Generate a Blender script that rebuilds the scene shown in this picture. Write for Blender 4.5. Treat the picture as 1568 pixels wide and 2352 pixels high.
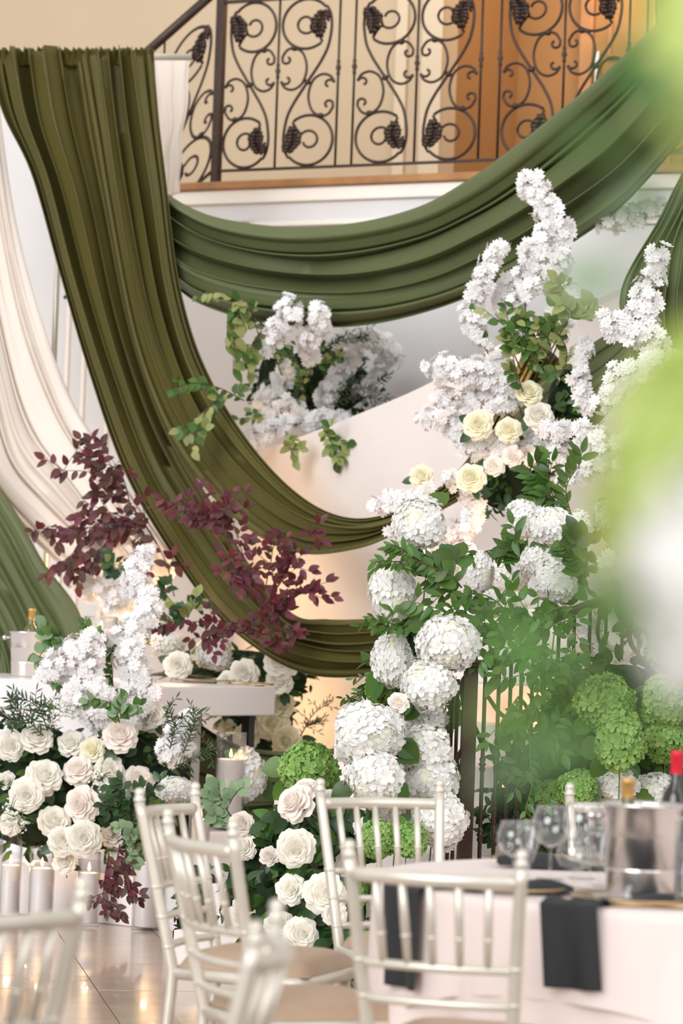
import bpy, math, random
from mathutils import Vector, Matrix, Euler
PI = math.pi
scene = bpy.context.scene
for _o in list(bpy.data.objects):
    bpy.data.objects.remove(_o, do_unlink=True)

# ------------------------------------------------------------------ camera
F = 7500.0                       # focal length in pixels of a 1568x2352 frame
CAMZ = 1.44
PITCH = math.atan(209 / F)
K = 1.5                          # depths below are written in units of 1.5 m
ROLL = 0.035
_f = Vector((0, math.cos(PITCH), math.sin(PITCH)))
_u = Vector((0, -math.sin(PITCH), math.cos(PITCH)))
_r = Vector((1, 0, 0))
CU = _u * math.cos(ROLL) - _r * math.sin(ROLL)
CR = _r * math.cos(ROLL) + _u * math.sin(ROLL)
camd = bpy.data.cameras.new('camera')
camd.sensor_fit = 'VERTICAL'
camd.sensor_height = 36.0
camd.lens = F * 36.0 / 2352.0
camd.clip_start = 0.05
camd.clip_end = 100
cam = bpy.data.objects.new('camera', camd)
scene.collection.objects.link(cam)
m = Matrix((CR, CU, -_f)).transposed().to_4x4()
m.translation = Vector((0, 0, CAMZ))
cam.matrix_world = m
scene.camera = cam
camd.dof.use_dof = True
camd.dof.focus_distance = 12.2
camd.dof.aperture_fstop = 3.7

# ------------------------------------------------------------------ light
def lin(c):
    out = []
    for v in c:
        v = v / 255.0
        out.append(v / 12.92 if v <= 0.04045 else ((v + 0.055) / 1.055) ** 2.4)
    return tuple(out)

wd = bpy.data.worlds.new('world'); scene.world = wd; wd.use_nodes = True
wd.node_tree.nodes['Background'].inputs[0].default_value = (1.0, 0.97, 0.94, 1)
wd.node_tree.nodes['Background'].inputs[1].default_value = 0.66

def area(name, loc, target, sx, sy, power, col):
    l = bpy.data.lights.new(name, 'AREA'); l.shape = 'RECTANGLE'
    l.size = sx; l.size_y = sy; l.energy = power; l.color = col
    o = bpy.data.objects.new(name, l); scene.collection.objects.link(o)
    o.location = loc
    o.rotation_euler = (Vector(target) - Vector(loc)).to_track_quat('-Z', 'Y').to_euler()
    return o
def point(name, loc, power, col, r=0.12):
    l = bpy.data.lights.new(name, 'POINT'); l.energy = power; l.color = col; l.shadow_soft_size = r
    o = bpy.data.objects.new(name, l); scene.collection.objects.link(o); o.location = loc
    return o
# soft daylight from the tall windows behind and beside the photographer
def daylight(name, frm, strength, angle, col):
    l = bpy.data.lights.new(name, 'SUN'); l.energy = strength; l.angle = math.radians(angle); l.color = col
    o = bpy.data.objects.new(name, l); scene.collection.objects.link(o)
    o.rotation_euler = (-Vector(frm)).to_track_quat('-Z', 'Y').to_euler(); o.location = Vector(frm)*3
daylight('window_daylight_left', (-1.0, -1.7, .75), 2.0, 40, (0.95, 0.97, 1.0))
daylight('window_daylight_right', (1.2, -1.6, .9), 0.75, 50, (0.98, 0.98, 1.0))
scene.view_settings.view_transform = 'Standard'
scene.view_settings.look = 'None'
scene.view_settings.gamma = 1
scene.view_settings.use_curve_mapping = False
scene.view_settings.exposure = 0.22

# ------------------------------------------------------------------ helpers
COL = bpy.data.collections.new('scene_objects')     # linked to the scene at the end

def W(px, py, Y):
    """world point that stands at depth Y and shows at photo pixel px,py"""
    a = (px - 784.0) / F; b = (py - 1176.0) / F
    d = _f + CR * a - CU * b
    return Vector((0, 0, CAMZ)) + d * (Y * K / d.y)
def XW(px, Y, z):
    """x of the point with depth Y and height z that shows in photo column px"""
    lo, hi = -20.0, 20.0
    for _ in range(40):
        mid = (lo + hi) / 2
        p = Vector((mid, Y, z - CAMZ))
        if p.dot(CR) / p.dot(_f) * F + 784 < px: lo = mid
        else: hi = mid
    return (lo + hi) / 2
def G(px, Y, z=0.0):
    return Vector((XW(px, Y*K, z), Y*K, z))
def S1(Y):
    """pixels per metre at written depth Y"""
    return F / (Y * K)
def YB(px, py, z):
    """written depth at which a point of height z shows at photo pixel px,py"""
    return F * (CAMZ - z) / (py - (1385 + ROLL*(px-784))) / K

def tagit(o, label=None, cat=None, group=None, kind=None):
    if label: o['label'] = label
    if cat: o['category'] = cat
    if group: o['group'] = group
    if kind: o['kind'] = kind
    return o
def empty(name, label, cat, loc=(0, 0, 0), rz=0.0, group=None):
    o = bpy.data.objects.new(name, None); COL.objects.link(o)
    o.empty_display_size = 0.05
    o.location = loc; o.rotation_euler = (0, 0, rz)
    return tagit(o, label, cat, group)
def link(name, mesh, parent=None, mtx=None, label=None):
    o = bpy.data.objects.new(name, mesh); COL.objects.link(o)
    if parent is not None: o.parent = parent
    if mtx is not None: o.matrix_local = mtx
    if label: o['label'] = label
    return o
class MB:
    def __init__(self): self.v = []; self.f = []
    def add(self, vs, fs):
        n = len(self.v); self.v += [tuple(p) for p in vs]
        self.f += [tuple(i + n for i in q) for q in fs]
        return self
    def box(self, x0, x1, y0, y1, z0, z1, M=None):
        vs = [Vector(p) for p in ((x0,y0,z0),(x1,y0,z0),(x1,y1,z0),(x0,y1,z0),(x0,y0,z1),(x1,y0,z1),(x1,y1,z1),(x0,y1,z1))]
        if M is not None: vs = [M @ p for p in vs]
        return self.add(vs, [(0,3,2,1),(4,5,6,7),(0,1,5,4),(1,2,6,5),(2,3,7,6),(3,0,4,7)])
    def tube(self, pts, rad, n=8, closed=False, flat=None, caps=True):
        pts = [Vector(p) for p in pts]; N = len(pts)
        if not hasattr(rad, '__len__'): rad = [rad] * N
        up = None; rings = []
        for i, p in enumerate(pts):
            if closed: t = pts[(i + 1) % N] - pts[i - 1]
            else: t = pts[min(i + 1, N - 1)] - pts[max(i - 1, 0)]
            if t.length < 1e-9: t = Vector((0, 0, 1))
            t.normalize()
            if up is None:
                up = Vector((0, 1, 0)) if abs(t.y) < 0.8 else Vector((0, 0, 1))
            a = (up - t * up.dot(t))
            if a.length < 1e-6: a = t.orthogonal()
            a.normalize(); b = t.cross(a); up = a
            fa, fb = flat if flat else (1, 1)
            rings.append([p + (a * math.cos(2*PI*k/n) * fa + b * math.sin(2*PI*k/n) * fb) * rad[i] for k in range(n)])
        vs = [q for r in rings for q in r]; fs = []
        M_ = N if closed else N - 1
        for i in range(M_):
            j = (i + 1) % N
            for k in range(n):
                l = (k + 1) % n
                fs.append((i*n+k, i*n+l, j*n+l, j*n+k))
        if caps and not closed:
            fs.append(tuple(range(n-1, -1, -1))); fs.append(tuple((N-1)*n+k for k in range(n)))
        return self.add(vs, fs)
    def lathe(self, prof, n=24, c=(0, 0, 0), M=None):
        vs = []; fs = []
        for r, z in prof:
            for k in range(n):
                a = 2*PI*k/n
                p = Vector((c[0] + r*math.cos(a), c[1] + r*math.sin(a), c[2] + z))
                vs.append(M @ p if M is not None else p)
        for i in range(len(prof)-1):
            for k in range(n):
                l = (k+1) % n
                fs.append((i*n+k, i*n+l, (i+1)*n+l, (i+1)*n+k))
        return self.add(vs, fs)
    def grid(self, fn, nu, nv):
        vs = [fn(i/nu, j/nv) for i in range(nu+1) for j in range(nv+1)]
        fs = [(i*(nv+1)+j, (i+1)*(nv+1)+j, (i+1)*(nv+1)+j+1, i*(nv+1)+j+1) for i in range(nu) for j in range(nv)]
        return self.add(vs, fs)
    def mesh(self, name, mat, smooth=True):
        me = bpy.data.meshes.new(name)
        me.from_pydata(self.v, [], self.f)
        if smooth: me.polygons.foreach_set('use_smooth', [True]*len(me.polygons))
        if mat: me.materials.append(mat)
        me.update(); return me
    def obj(self, name, mat, parent=None, smooth=True, label=None, bevel=0, mtx=None):
        o = link(name, self.mesh(name, mat, smooth), parent, mtx, label)
        if bevel:
            md = o.modifiers.new('b', 'BEVEL'); md.width = bevel; md.segments = 2; md.limit_method = 'ANGLE'
        return o
def struct(name, mb, mat, smooth=False, parent=None, bevel=0):
    o = mb.obj(name, mat, parent, smooth, bevel=bevel)
    if parent is None: o['kind'] = 'structure'
    return o
def cr(pts, n):
    """catmull-rom resample to n points"""
    pts = [Vector(p) for p in pts]
    P = [pts[0]*2 - pts[1]] + pts + [pts[-1]*2 - pts[-2]]
    out = []; S = len(pts) - 1
    for k in range(n):
        x = k / (n-1) * S; i = min(int(x), S-1); t = x - i
        a, b, c, d = P[i], P[i+1], P[i+2], P[i+3]
        out.append(0.5*((2*b) + (c-a)*t + (2*a-5*b+4*c-d)*t*t + (3*b-a-3*c+d)*t*t*t))
    return out

# ------------------------------------------------------------------ materials
def mat(name, col, rough=0.5, metal=0.0, var=0.0, transl=0.0, noise=0.0, nscale=8.0, bump=0.0, bscale=40.0,
        sheen=0.0, hue=0.0, spec=0.5, emis=None, estr=0.0, coat=0.0, wave=None):
    m = bpy.data.materials.new(name); m.use_nodes = True
    nt = m.node_tree; N = nt.nodes; L = nt.links
    b = N['Principled BSDF']; out = N['Material Output']
    c = lin(col) if max(col) > 1 else col
    b.inputs['Base Color'].default_value = (*c, 1)
    b.inputs['Roughness'].default_value = rough
    b.inputs['Metallic'].default_value = metal
    b.inputs['Specular IOR Level'].default_value = spec
    if sheen:
        b.inputs['Sheen Weight'].default_value = sheen
        b.inputs['Sheen Roughness'].default_value = 0.4
        b.inputs['Sheen Tint'].default_value = (*[min(1, x*2+.15) for x in c], 1)
    if coat: b.inputs['Coat Weight'].default_value = coat
    if emis:
        b.inputs['Emission Color'].default_value = (*emis, 1); b.inputs['Emission Strength'].default_value = estr
    src = None
    if var or noise or hue:
        rgb = N.new('ShaderNodeRGB'); rgb.outputs[0].default_value = (*c, 1); src = rgb.outputs[0]
        hs = N.new('ShaderNodeHueSaturation'); L.new(src, hs.inputs['Color'])
        val = None
        if var or hue:
            oi = N.new('ShaderNodeObjectInfo')
        if var:
            mr = N.new('ShaderNodeMapRange'); mr.inputs[3].default_value = 1-var; mr.inputs[4].default_value = 1+var
            L.new(oi.outputs['Random'], mr.inputs[0]); val = mr.outputs[0]
        if hue:
            m2 = N.new('ShaderNodeMath'); m2.operation = 'MULTIPLY'; m2.inputs[1].default_value = 7.13
            m3 = N.new('ShaderNodeMath'); m3.operation = 'FRACT'
            m4 = N.new('ShaderNodeMapRange'); m4.inputs[3].default_value = 0.5-hue; m4.inputs[4].default_value = 0.5+hue
            L.new(oi.outputs['Random'], m2.inputs[0]); L.new(m2.outputs[0], m3.inputs[0]); L.new(m3.outputs[0], m4.inputs[0])
            L.new(m4.outputs[0], hs.inputs['Hue'])
        if noise:
            tc = N.new('ShaderNodeTexCoord'); nz = N.new('ShaderNodeTexNoise'); nz.inputs['Scale'].default_value = nscale
            nz.inputs['Detail'].default_value = 4
            L.new(tc.outputs['Object'], nz.inputs['Vector'])
            mr2 = N.new('ShaderNodeMapRange'); mr2.inputs[1].default_value = .3; mr2.inputs[2].default_value = .7
            mr2.inputs[3].default_value = 1-noise; mr2.inputs[4].default_value = 1+noise
            L.new(nz.outputs[0], mr2.inputs[0])
            if val is not None:
                mm = N.new('ShaderNodeMath'); mm.operation = 'MULTIPLY'; L.new(val, mm.inputs[0]); L.new(mr2.outputs[0], mm.inputs[1]); val = mm.outputs[0]
            else: val = mr2.outputs[0]
        if val is not None: L.new(val, hs.inputs['Value'])
        src = hs.outputs[0]; L.new(src, b.inputs['Base Color'])
    if bump:
        tc = N.new('ShaderNodeTexCoord'); nz = N.new('ShaderNodeTexNoise'); nz.inputs['Scale'].default_value = bscale
        nz.inputs['Detail'].default_value = 3
        L.new(tc.outputs['Object'], nz.inputs['Vector'])
        bp = N.new('ShaderNodeBump'); bp.inputs['Strength'].default_value = bump; bp.inputs['Distance'].default_value = 0.01
        L.new(nz.outputs[0], bp.inputs['Height']); L.new(bp.outputs[0], b.inputs['Normal'])
    if transl:
        tr = N.new('ShaderNodeBsdfTranslucent'); mx = N.new('ShaderNodeMixShader'); mx.inputs[0].default_value = transl
        if src is not None: L.new(src, tr.inputs[0])
        else: tr.inputs[0].default_value = (*c, 1)
        L.new(b.outputs[0], mx.inputs[1]); L.new(tr.outputs[0], mx.inputs[2]); L.new(mx.outputs[0], out.inputs[0])
    return m
def glass_mat(name, tint=(.995, .998, .998), gloss=0.3):
    m = bpy.data.materials.new(name); m.use_nodes = True
    nt = m.node_tree; N = nt.nodes; L = nt.links; N.remove(N['Principled BSDF'])
    t = N.new('ShaderNodeBsdfTransparent'); t.inputs[0].default_value = (*tint, 1)
    g = N.new('ShaderNodeBsdfGlossy'); g.inputs['Roughness'].default_value = 0.03
    lw0 = N.new('ShaderNodeLayerWeight'); lw0.inputs[0].default_value = 0.5
    lw = N.new('ShaderNodeMath'); lw.operation = 'POWER'; lw.inputs[1].default_value = 3.0; L.new(lw0.outputs['Facing'], lw.inputs[0])
    mr = N.new('ShaderNodeMapRange'); mr.inputs[3].default_value = gloss*0.25; mr.inputs[4].default_value = 0.95
    mx = N.new('ShaderNodeMixShader')
    L.new(lw.outputs[0], mr.inputs[0]); L.new(mr.outputs[0], mx.inputs[0])
    L.new(t.outputs[0], mx.inputs[1]); L.new(g.outputs[0], mx.inputs[2]); L.new(mx.outputs[0], N['Material Output'].inputs[0])
    return m
M = {}
M['wall'] = mat('wall_plaster', (214, 211, 210), .8, noise=.03, nscale=2)
M['wall_cream'] = mat('cream_paint', (187, 166, 138), .8, noise=.03, nscale=1.5)
M['wall_amber'] = mat('amber_paint', (150, 108, 62), .7, noise=.05, nscale=1.5)
M['stucco'] = mat('stair_plaster', (224, 215, 210), .75, noise=.06, nscale=1.6, bump=.2, bscale=14)
M['casing'] = mat('casing_paint', (202, 183, 156), .6)
M['white_paint'] = mat('white_trim', (236, 228, 218), .5)
M['oak'] = mat('oak_edge', (160, 112, 66), .45, noise=.2, nscale=6)
M['tile'] = mat('polished_tile', (196, 172, 152), .19, var=.08, noise=.07, nscale=5, coat=.3)
M['grout'] = mat('grout', (120, 98, 84), .7)
M['iron'] = mat('bronze_iron', (58, 42, 34), .42, metal=.35, noise=.2, nscale=30)
M['iron_dark'] = mat('dark_stair_iron', (66, 47, 38), .3, metal=.4, noise=.15, nscale=30)
M['velvet'] = mat('olive_velvet', (84, 78, 28), .6, sheen=.12, noise=.1, nscale=1.5, bump=.12, bscale=120)
M['satin_green'] = mat('sage_satin', (88, 96, 58), .58, sheen=.08, noise=.08, nscale=1.2, bump=.08, bscale=120)
M['voile'] = mat('white_voile', (240, 230, 220), .7, transl=.25, bump=.05, bscale=120)
M['silver'] = mat('champagne_silver_paint', (218, 211, 198), .33, metal=.42, noise=.05, nscale=20)
M['cushion'] = mat('champagne_cushion', (172, 146, 122), .45, sheen=.15, noise=.05, nscale=8)
M['cloth'] = mat('blush_white_satin', (232, 216, 210), .55, sheen=.2, noise=.02, nscale=3)
M['napkin'] = mat('black_napkin', (34, 36, 38), .75, sheen=.25, bump=.15, bscale=300)
M['lacquer'] = mat('white_lacquer', (236, 230, 230), .3, noise=.02, nscale=3)
M['steel'] = mat('bucket_steel', (228, 222, 218), .27, metal=1.0)
M['wax'] = mat('white_wax', (250, 245, 244), .4, transl=.15)
M['wick'] = mat('wick', (40, 32, 28), .8)
M['flame'] = mat('flame', (255, 200, 120), .5, emis=(1.0, .62, .25), estr=8)
M['glass'] = glass_mat('clear_glass')
M['vase_glass'] = glass_mat('vase_glass', (1, 1, 1), .06)
M['goldrim'] = mat('gold_rim', (206, 176, 132), .3, metal=.8)
M['gold'] = mat('gold_foil', (212, 168, 96), .35, metal=.6, noise=.1, nscale=40)
M['redfoil'] = mat('red_capsule', (206, 30, 48), .35)
M['bottle'] = mat('dark_bottle_glass', (34, 30, 18), .08, spec=.8)
M['bottle_green'] = mat('olive_bottle_glass', (92, 92, 40), .1, spec=.8)
M['leather'] = mat('table_leg_black', (24, 24, 24), .4)
# flowers
M['pet_white'] = mat('hydrangea_white', (241, 240, 236), .6, var=.05, transl=.22)
M['pet_cream'] = mat('rose_cream', (253, 250, 241), .55, var=.03, transl=.35)
M['pet_blush'] = mat('rose_blush', (253, 245, 238), .55, var=.03, transl=.35)
M['pet_yellow'] = mat('rose_pale_yellow', (253, 249, 226), .55, var=.03, transl=.35)
M['pet_blossom'] = mat('blossom_white', (246, 244, 243), .6, var=.05, transl=.25)
M['pet_green'] = mat('hydrangea_green', (152, 188, 104), .6, var=.14, transl=.3, hue=.012)
M['pet_core'] = mat('hydrangea_core', (222, 222, 196), .8)
M['core_green'] = mat('green_hydrangea_core', (66, 110, 40), .8)
M['stamen'] = mat('stamen', (196, 188, 110), .7)
M['leaf'] = mat('leaf_green', (76, 110, 44), .38, var=.35, transl=.28, hue=.02)
M['leaf_dark'] = mat('leaf_dark_green', (46, 76, 38), .35, var=.35, transl=.15, hue=.015)
M['leaf_pale'] = mat('leaf_pale_green', (150, 158, 96), .5, var=.2, transl=.3, hue=.02)
M['leaf_sage'] = mat('leaf_eucalyptus', (134, 160, 120), .55, var=.15, transl=.25)
M['leaf_red'] = mat('leaf_burgundy', (104, 42, 52), .5, var=.35, transl=.3, hue=.02)
M['leaf_brown'] = mat('leaf_maroon_brown', (92, 58, 50), .5, var=.35, transl=.25, hue=.02)
M['stem'] = mat('stem_green', (92, 120, 58), .6)
M['twig'] = mat('twig_brown', (78, 56, 44), .8)
M['pet_lime_lit'] = mat('window_lit_lime_petal', (226, 238, 158), .6, var=.06, transl=.4)  # lime petals, window light on the near heads painted in as paler colour
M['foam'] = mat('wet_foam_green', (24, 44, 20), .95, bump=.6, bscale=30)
# ------------------------------------------------------------------ floor
R0 = random.Random(5)
fm = MB(); fm.box(-8, 9, 0.3, 23.5, -0.12, -0.006)
fl = struct('floor', fm, M['grout'])
TS = 0.42; rot = Matrix.Rotation(math.radians(9), 4, 'Z')
tm = MB(); h = TS/2 - 0.0022
tm.box(-h, h, -h, h, -0.02, 0.0)
tmesh = tm.mesh('tile', M['tile'], False)
for i in range(-8, 9):
    for j in range(-2, 24):
        p = rot @ Vector((i*TS, 5.0 + j*TS, 0))
        if not (-2.6 < p.x < 1.8 and 6.6 < p.y < 14.4): continue
        o = link('tile', tmesh, fl); o.rotation_euler = (R0.uniform(-.0006, .0006), R0.uniform(-.0006, .0006), math.radians(9)); o.location = (p.x, p.y, R0.uniform(-.0006, .0006))

# ------------------------------------------------------------------ landing wall, upper wall, amber room
def LY(px): return K / (1/12.3 + (1/11.28 - 1/12.3) * (px-410)/1158.0)
def Lp(px, z, off=0.0):
    Y = LY(px); p = Vector((XW(px, Y, z), Y, z))
    return p + LN * off
LN = Vector((0, 0, 0))
_a = Lp(410, 3.6); _b = Lp(1568, 3.6); LD = (_b - _a); LD.z = 0; LEN = LD.length; LD.normalize()
LN = Vector((-LD.y, LD.x, 0))                       # points away from the viewer
LANG = math.atan2(LD.y, LD.x)
BASE = _a.copy(); BASE.z = 0
LM = Matrix.Translation(BASE) @ Matrix.Rotation(LANG, 4, 'Z')      # local x along the landing edge, y away
LINV = LM.inverted()
def lx(px, z=4.2): return (LINV @ Lp(px, z)).x
ZL = 3.755
def lxo(px, off, z):
    lo, hi = -20.0, 20.0
    for _ in range(40):
        mid = (lo+hi)/2; p = LM @ Vector((mid, off, z)) - Vector((0, 0, CAMZ))
        if p.dot(CR)/p.dot(_f)*F + 784 < px: lo = mid
        else: hi = mid
    return (lo+hi)/2
b = MB(); b.box(lx(-500), lx(2000), 0.0, 0.16, 0, ZL-0.09, LM); b.box(lx(-500), lx(318), 0.0, 0.16, ZL-0.09, 4.28, LM); struct('wall_back', b, M['wall'])
b = MB(); b.box(lx(330), lx(2000), 0.02, 1.9, ZL-0.09, ZL, LM); struct('floor_landing', b, M['wall_cream'])
b = MB(); b.box(lx(405), lx(2000), -0.05, 0.12, ZL-0.02, ZL+0.025, LM); struct('trim_1', b, M['oak'], bevel=.008)
b = MB(); b.box(lx(405), lx(2000), -0.025, 0.0, ZL-0.10, ZL-0.02, LM); struct('trim_2', b, M['white_paint'], bevel=.008)
for k, (z0, z1, d) in enumerate(((3.52, 3.545, .03), (3.475, 3.49, .018))):
    b = MB(); b.box(lx(385), lx(2000), -d, 0.0, z0, z1, LM); struct('trim_%d' % (3+k), b, M['white_paint'], bevel=.004)
b = MB(); b.box(lx(549), lx(584), -.05, 0.0, 3.45, 3.56, LM); b.box(lx(545), lx(588), -.06, 0.0, 3.545, 3.57, LM); struct('trim_5', b, M['wall'], bevel=.006)
# raised wall panel mouldings left of the curtain
for k, px in enumerate((150, 188, 246)):
    x = lx(px, 2.2); b = MB(); b.box(x, x+.022, -.02, 0, .3, 3.3, LM); struct('trim_%d' % (6+k), b, M['white_paint'], bevel=.004)
b = MB(); b.box(lx(-500), lx(2000), -.02, 0, 0, .16, LM); struct('baseboard_back', b, M['white_paint'], bevel=.006)
# upper wall behind the landing
OFF = 1.75
xo = lxo(1012, OFF, 4.3) - .2
b = MB(); b.box(lx(-900), xo+.2, OFF, OFF+.18, 2.6, 8.0, LM); struct('wall_upper', b, M['wall_cream'])
for k, (x0, x1) in enumerate(((xo-.12, xo-.04), (xo+.06, xo+.20))):
    b = MB(); b.box(x0, x1, OFF-.03, OFF, ZL, 8.0, LM); struct('trim_%d' % (9+k), b, M['casing'], bevel=.01)
b = MB(); b.box(xo+.2, xo+3.6, OFF+1.0, OFF+1.15, 2.6, 8.0, LM); struct('wall_amber', b, M['wall_amber'])
b = MB(); b.box(xo+.2, xo+3.6, OFF, OFF+1.0, ZL-.1, ZL, LM); struct('floor_hall', b, M['oak'])
b = MB(); b.box(xo+.03, xo+.2, OFF+.18, OFF+1.0, 2.6, 8.0, LM); struct('wall_reveal', b, M['wall_amber'])
b = MB(); b.box(xo+.2, xo+3.6, OFF+.94, OFF+1.0, ZL, ZL+.12, LM); struct('baseboard_hall', b, M['oak'], bevel=.006)
# panelled door in the amber hall
dx = xo+.75
b = MB(); b.box(dx, dx+.95, OFF+.95, OFF+.99, ZL+.01, ZL+2.2, LM); dr = struct('door_1', b, M['wall_amber'], bevel=.005)
for (x0, x1, z0, z1) in ((.1, .43, .2, .95), (.52, .85, .2, .95), (.1, .43, 1.1, 2.0), (.52, .85, 1.1, 2.0)):
    q = MB()
    for (u0, u1, v0, v1) in ((x0, x1, z0, z0+.025), (x0, x1, z1-.025, z1), (x0, x0+.025, z0, z1), (x1-.025, x1, z0, z1)):
        q.box(dx+u0, dx+u1, OFF+.93, OFF+.952, ZL+v0, ZL+v1, LM)
    q.obj('door_panel', M['oak'], dr, False, bevel=.004)
q = MB(); q.box(dx+.03, dx+.06, OFF+.90, OFF+.93, ZL+.85, ZL+1.15, LM); q.obj('door_handle', M['steel'], dr, False, bevel=.006, label='pale metal pull handle')
for k, (x0, x1, z1) in enumerate(((dx-.09, dx, 2.29), (dx+.95, dx+1.04, 2.29))):
    b = MB(); b.box(x0, x1, OFF+.92, OFF+1.0, ZL, ZL+z1, LM); struct('trim_%d' % (11+k), b, M['oak'], bevel=.008)
lp = LM @ Vector((xo+1.1, OFF+.45, ZL+1.55)); point('hall_lamp_light', lp, 17, (1.0, .66, .36), .15)
lp = LM @ Vector((0.9, 0.9, 6.2)); point('landing_lamp_light', lp, 25, (1.0, .8, .58), .3)

# ------------------------------------------------------------------ curved plaster stair wall
sw = [(548, 1150, 11.75), (590, 1045, 11.45), (660, 1015, 11.2), (800, 960, 10.9), (970, 888, 10.65), (1130, 800, 10.5), (1260, 745, 10.5), (1400, 690, 10.65), (1560, 620, 10.9), (1700, 560, 11.2)]
tops = cr([W(*p) for p in sw], 60)
vs = []; fs = []
for i, p in enumerate(tops):
    t = tops[min(i+1, 59)] - tops[max(i-1, 0)]; t.z = 0; t.normalize(); nn = Vector((-t.y, t.x, 0)) * 0.13
    vs += [(p.x, p.y, 0), (p.x, p.y, p.z), (p.x+nn.x, p.y+nn.y, p.z), (p.x+nn.x, p.y+nn.y, 0)]
for i in range(59):
    a = i*4; c = a+4
    for k in range(3): fs.append((a+k, c+k, c+k+1, a+k+1))
fs += [(0, 1, 2, 3), (59*4+3, 59*4+2, 59*4+1, 59*4)]
b = MB(); b.add(vs, fs); struct('wall_stair', b, M['stucco'])

# ------------------------------------------------------------------ upper wrought iron railing
def arc(cx, cy, rx, ry, a0, a1, n=18):
    return [(cx + rx*math.cos(math.radians(a0+(a1-a0)*i/(n-1))), cy + ry*math.sin(math.radians(a0+(a1-a0)*i/(n-1)))) for i in range(n)]
def spiral(cx, cy, r0, r1, a0, a1, n=16):
    return [(cx + (r0+(r1-r0)*i/(n-1))*math.cos(math.radians(a0+(a1-a0)*i/(n-1))), cy + (r0+(r1-r0)*i/(n-1))*math.sin(math.radians(a0+(a1-a0)*i/(n-1)))) for i in range(n)]
def smooth2(p, n): return [(q.x, q.y) for q in cr([(a, b_, 0) for a, b_ in p], n)]
ogee = smooth2([(0, 0), (-30, 45), (-60, 92), (-88, 150), (-101, 215), (-103, 262), (-96, 305), (-80, 336)], 24)
big = ogee + arc(12, 262, 112, 112, 138, -128, 36)[0:]
curl = spiral(10, 262, 14, 42, 20, 250, 16)
curl = curl[::-1]
curl = smooth2([(-62, 178), (-48, 205), (-30, 228)], 6) + spiral(14, 262, 44, 40, 225, 360, 8) + spiral(14, 262, 40, 26, 360, 520, 8)
cscroll = spiral(98, 108, 8, 24, 120, 330, 12)[::1] + smooth2([(121, 118), (100, 148), (65, 156), (24, 128), (6, 62), (24, -4), (65, -31), (104, -22), (124, 6)], 36) + spiral(98, 16, 26, 8, -20, -250, 12)
def smooth_join(P): return P
def pt2(P, W2, H2, sx=1, inv=1, y=0.0):
    return [Vector((sx*inv*x/140.0*W2, y, inv*z/385.0*H2)) for x, z in P]
def leaf_orn(W2, H2, sx, inv):
    """acanthus leaf wrapped on the scroll end"""
    mb = MB(); rr = random.Random(3)
    spine = [(-72, 322), (-66, 298), (-52, 270), (-46, 240), (-52, 212), (-58, 186)]
    P = smooth2(spine, 9)
    mb.tube([Vector((sx*inv*x/140*W2, -.004, inv*z/385*H2)) for x, z in P], [.004, .009, .012, .014, .015, .014, .012, .009, .005], 6)
    for k in range(1, 8):
        x, z = P[k]
        for s, ln in ((-1, 30), (1, 34)):
            ln *= (.75, 1.0, 1.15, 1.0, 1.2, 1.0, .7)[k-1]
            a = math.radians(90 + s*70 - (k-4)*12*s)
            ux, uz = math.cos(a), math.sin(a)
            q = [Vector((x, 0, z)), Vector((x+ux*ln*.45, 0, z+uz*ln*.4+5)), Vector((x+ux*ln*.95, 0, z+uz*ln*.5+3)), Vector((x+ux*ln*1.05, 0, z+uz*ln*.3-7)), Vector((x+ux*ln*.85, 0, z+uz*ln*.2-9))]
            mb.tube([Vector((sx*inv*p.x/140*W2, -.010-.014*math.sin(i*.9), inv*p.z/385*H2)) for i, p in enumerate(q)], [.008, .014, .011, .008, .003], 6)
    return mb
cache = {}
def half_panel(par, x0, x1, zc, H2, mirror, shear=0.0):
    """scrolls of the half panel between x0 (outer bar) and x1 (centre bar)"""
    W2 = (x1-x0)/2; xc = (x0+x1)/2; sx = -1 if mirror else 1
    Mx = Matrix.Translation((xc, 0, zc))
    if shear: Mx = Mx @ Matrix(((1, 0, 0, 0), (0, 1, 0, 0), (shear, 0, 1, 0), (0, 0, 0, 1)))
    r = 0.0085
    for inv in (1, -1):
        def ob(name, mb, lab=None):
            if shear:
                mb.v = [tuple(Mx @ Vector(v)) for v in mb.v]
                return mb.obj(name, M['iron'], par, label=lab)
            return mb.obj(name, M['iron'], par, mtx=Mx, label=lab)
        ob('scroll', MB().tube(pt2(big, W2, H2, sx, inv), r, 8))
        ob('curl', MB().tube(pt2(curl, W2, H2, sx, inv), [r*.9]*len(curl), 8))
        ob('small_scroll', MB().tube(pt2(cscroll, W2, H2, sx, inv), r*.9, 8))
        ob('acanthus_leaf', leaf_orn(W2, H2, sx, inv))
        c = MB()
        for (x, z) in ((66, 155), (0, 0)) if inv == 1 else ((66, 155),):
            p = Vector((sx*inv*x/140*W2, 0, inv*z/385*H2)); c.lathe([(.004, -.016), (.015, -.012), (.018, 0), (.015, .012), (.004, .016)], 10, p)
        ob('collar', c)
rail = empty('iron_railing', 'dark bronze wrought iron balcony railing of scrolls and acanthus leaves along the upper landing', 'railing', LM.translation, LANG)
ZB, ZT = 3.845, 4.80; ZC = (ZB+ZT)/2; H2 = (ZT-ZB)/2
bars = dict(newel=lx(499, 4.2), c1=lx(633), a1=lx(772), a2=lx(809), c2=lx(953), b1=lx(1100), b2=lx(1144), c3=lx(1291), d1=lx(1440), d2=lx(1482), c4=lx(1630), e1=lx(1790))
q = MB(); nx = bars['newel']; q.box(nx-.024, nx+.024, -.024, .024, ZL, ZT+.35); q.obj('newel_post', M['iron'], rail, False, bevel=.004)
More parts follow.
